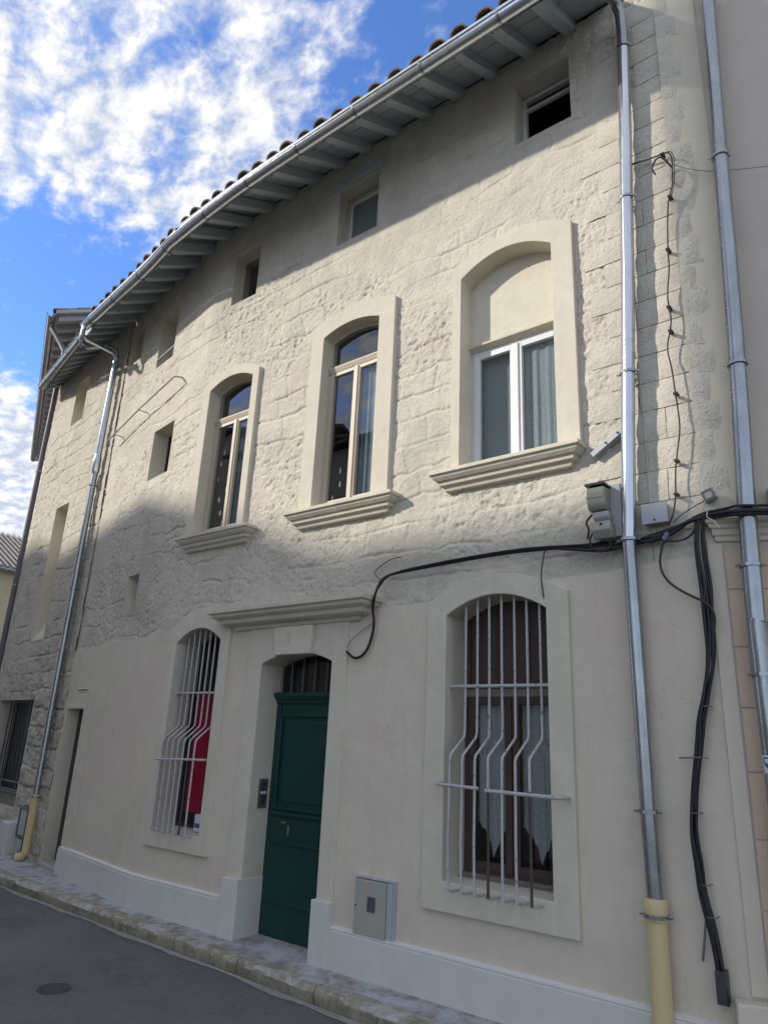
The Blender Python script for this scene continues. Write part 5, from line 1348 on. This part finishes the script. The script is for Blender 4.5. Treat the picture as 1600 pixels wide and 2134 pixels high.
# fittings
t = thing('service_unit', (-1.54, 4.12, 2.9), 'stacked olive and grey electrical fittings on a back plate, left of the bright pipe', 'electrical box')
m = MB(F2); m.box(-1.555, -1.455, -0.045, 0.0, 2.86, 3.20); m.build('back_plate', 'box_grey', t, bevel=0.004)
m = MB(F2); m.prism([(-0.145, 3.165), (-0.15, 3.13), (-0.145, 3.05), (-0.12, 3.02), (-0.045, 3.02), (-0.045, 3.175)], -1.635, -1.52, 'u'); m.build('olive_cover', 'box_olive', t, bevel=0.012)
m = MB(F2); m.box(-1.64, -1.515, -0.155, -0.04, 3.176, 3.19); m.build('cap', 'dark_plastic', t)
m = MB(F2); m.box(-1.637, -1.53, -0.1515, -0.146, 3.095, 3.105); m.build('rib', 'box_olive', t)
m = MB(F2); m.prism([(-0.12, 3.01), (-0.12, 2.975), (-0.10, 2.955), (-0.045, 2.955), (-0.045, 3.01)], -1.61, -1.51, 'u'); m.build('grey_block', 'box_grey', t, bevel=0.006)
m = MB(F2); m.prism([(-0.13, 2.945), (-0.135, 2.89), (-0.09, 2.845), (-0.045, 2.85), (-0.045, 2.945)], -1.62, -1.50, 'u'); m.build('fuse_cover', 'meter_door', t, bevel=0.006)
m = MB(F2); m.tube([(-1.555, -0.137, 2.925), (-1.555, -0.128, 2.925)], 0.009, 10); m.build('screw', 'dark_plastic', t)
t = thing('junction_box', (-1.27, 4.13, 2.96), 'flat grey junction box right of the bright pipe above the cables', 'junction box')
m = MB(F2); m.box(-1.325, -1.185, -0.06, 0.0, 2.905, 3.02); m.build('housing', 'box_grey', t, bevel=0.006)
m = MB(F2); m.box(-1.33, -1.18, -0.072, -0.06, 2.90, 3.025); m.build('lid', 'meter_frame', t, bevel=0.004)
m = MB(F2); m.tube([(-1.255, -0.073, 2.92), (-1.255, -0.079, 2.92)], 0.006, 8); m.build('screw', 'dark_plastic', t)
t = thing('junction_box', (-0.98, 4.12, 3.0), 'small grey connector tile tilted on the corner above the cables', 'connector')
m = MB(lambda u, v, z: F1(0.03, -0.05, 3.03) + Matrix.Rotation(-0.35, 3, 'Y') @ Vector((u, v, z))); m.box(-0.035, 0.035, -0.012, 0.03, -0.035, 0.035); m.build('housing', 'box_grey', t, bevel=0.004)
m = MB(lambda u, v, z: F1(0.03, -0.05, 3.03) + Matrix.Rotation(-0.35, 3, 'Y') @ Vector((u, v, z))); frame_rect(m, -0.03, 0.03, -0.03, 0.03, 0.008, -0.018, -0.011); m.build('rim', 'steel_plate', t)
cable('cable', [F1(0.01, -0.05, 3.0), (-1.05, 4.11, 2.97), (-1.12, 4.11, 2.93), (-1.16, 4.11, 2.90)], 0.003, 'brown_cable', 'thin wire from the tilted connector down to the cables', 'wire')
t = thing('junction_box', F1(0.40, -0.08, 2.9), 'grey box at the right edge of the picture above the cables', 'junction box')
m = MB(F1); m.box(0.335, 0.48, -0.10, 0.0, 2.93, 3.06); m.build('housing', 'box_grey', t, bevel=0.01)
m = MB(F1); m.box(0.33, 0.485, -0.112, -0.10, 2.925, 3.065); m.build('lid', 'meter_frame', t, bevel=0.006)
t = thing('cable_connector', (-1.205, 4.09, 2.80), 'small blue-grey cable connector under the junction box', 'connector')
m = MB(FW); m.tube([(-1.19, 4.09, 2.835), (-1.215, 4.09, 2.795)], 0.014, 10, world=True); m.build('sleeve', 'blue_connector', t, bevel=0.002)
# metal strip bracket left of the pipe
t = thing('wall_bracket', (-1.53, 4.13, 3.49), 'pale metal strip slanting on the wall between right sill and bright pipe', 'bracket')
def slant(u, v, z):
    a_ = math.atan2(0.12, 0.185); return F2(-1.53 + u * math.cos(a_) - z * math.sin(a_), v, 3.487 + u * math.sin(a_) + z * math.cos(a_))
m = MB(slant); m.box(-0.115, 0.115, -0.045, -0.030, -0.018, 0.018); m.box(-0.115, 0.115, -0.0305, 0.018, -0.018, -0.013); m.build('strip', 'meter_frame', t, bevel=0.002)
for u in (-0.0, 0.095):
    m = MB(slant); m.tube([(u, -0.052, 0), (u, -0.044, 0)], 0.007, 8); m.build('bolt', 'dark_plastic', t)
# iron stay rod on the left
t = thing('wall_rod', FM(-7.5, -0.05, 5.5), 'long thin iron rod slanting up the wall right of the left downpipe', 'rod')
z3 = lambda u: u + 6.0 - 0 - 8.484 + 2.484
rod = [(-8.55, -0.09, 5.31), (-7.70, -0.09, 5.40), (-6.75, -0.09, 5.62), (-6.60, -0.09, 5.59), (-6.585, -0.09, 5.56)]
m = MB(FM); m.tube([(-8.34, -0.10, 5.243), (-7.43, -0.10, 5.40), (-6.60, -0.10, 5.505), (-6.53, -0.095, 5.515), (-6.54, -0.05, 5.53), (-6.576, 0.02, 5.564)], 0.010, 8); m.build('rod', 'box_grey', t, smooth=True, auto=60)
for s__ in (-8.15, -7.45):
    m = MB(FM); m.tube([(s__, -0.10, 5.275 + (s__ + 8.15) * 0.17), (s__, 0.03, 5.275 + (s__ + 8.15) * 0.17)], 0.007, 6); m.build('bracket', 'box_grey', t)
# intercom in the door reveal
t = thing('intercom', (-4.57, 4.27, 1.18), 'slim dark metal intercom panel on the left reveal of the green door', 'intercom')
m = MB(FW); m.box(-4.587, -4.572, 4.225, 4.315, 1.065, 1.285); m.build('plate', 'steel_plate', t, bevel=0.003)
m = MB(FW); m.box(-4.573, -4.5695, 4.245, 4.295, 1.20, 1.265); m.build('speaker', 'dark_plastic', t)
m = MB(FW); m.box(-4.573, -4.5690, 4.240, 4.300, 1.172, 1.19); m.build('name_tag', 'label_white', t)
m = MB(FW); m.box(-4.573, -4.5695, 4.245, 4.295, 1.09, 1.155); m.build('button_field', 'dark_plastic', t)
# meter door on the front
t = thing('meter_cabinet', (-3.27, 4.12, 0.57), 'grey meter cabinet in the wall between green door and right barred window', 'cabinet')
m = MB(F2); frame_rect(m, -3.43, -3.095, 0.385, 0.745, 0.012, -0.03, 0.02); m.build('frame', 'meter_frame', t, bevel=0.002)
m = MB(F2); m.box(-3.42, -3.105, -0.006, 0.0, 0.395, 0.735); m.build('back', 'dark_plastic', t)
m = MB(F2); m.prism([(-3.415, 0.40), (-3.155, 0.40), (-3.155, 0.728), (-3.415, 0.728)][::-1], -0.05, -0.012); dd = m.build('door', 'meter_door', t, bevel=0.004)
m = MB(F2); m.box(-3.153, -3.108, -0.036, -0.006, 0.40, 0.73); m.build('side_plate', 'meter_frame', t, bevel=0.003)
m = MB(F2); frame_rect(m, -3.30, -3.235, 0.545, 0.635, 0.010, -0.056, -0.049); m.box(-3.29, -3.245, -0.0525, -0.0495, 0.555, 0.625); m.build('latch', 'steel_plate', dd)
m = MB(F2); m.tube([(-3.40, -0.056, 0.57), (-3.40, -0.049, 0.57)], 0.006, 8); m.build('screw', 'dark_plastic', dd)
# small pale scar left of the pipe foot where plaster is broken away
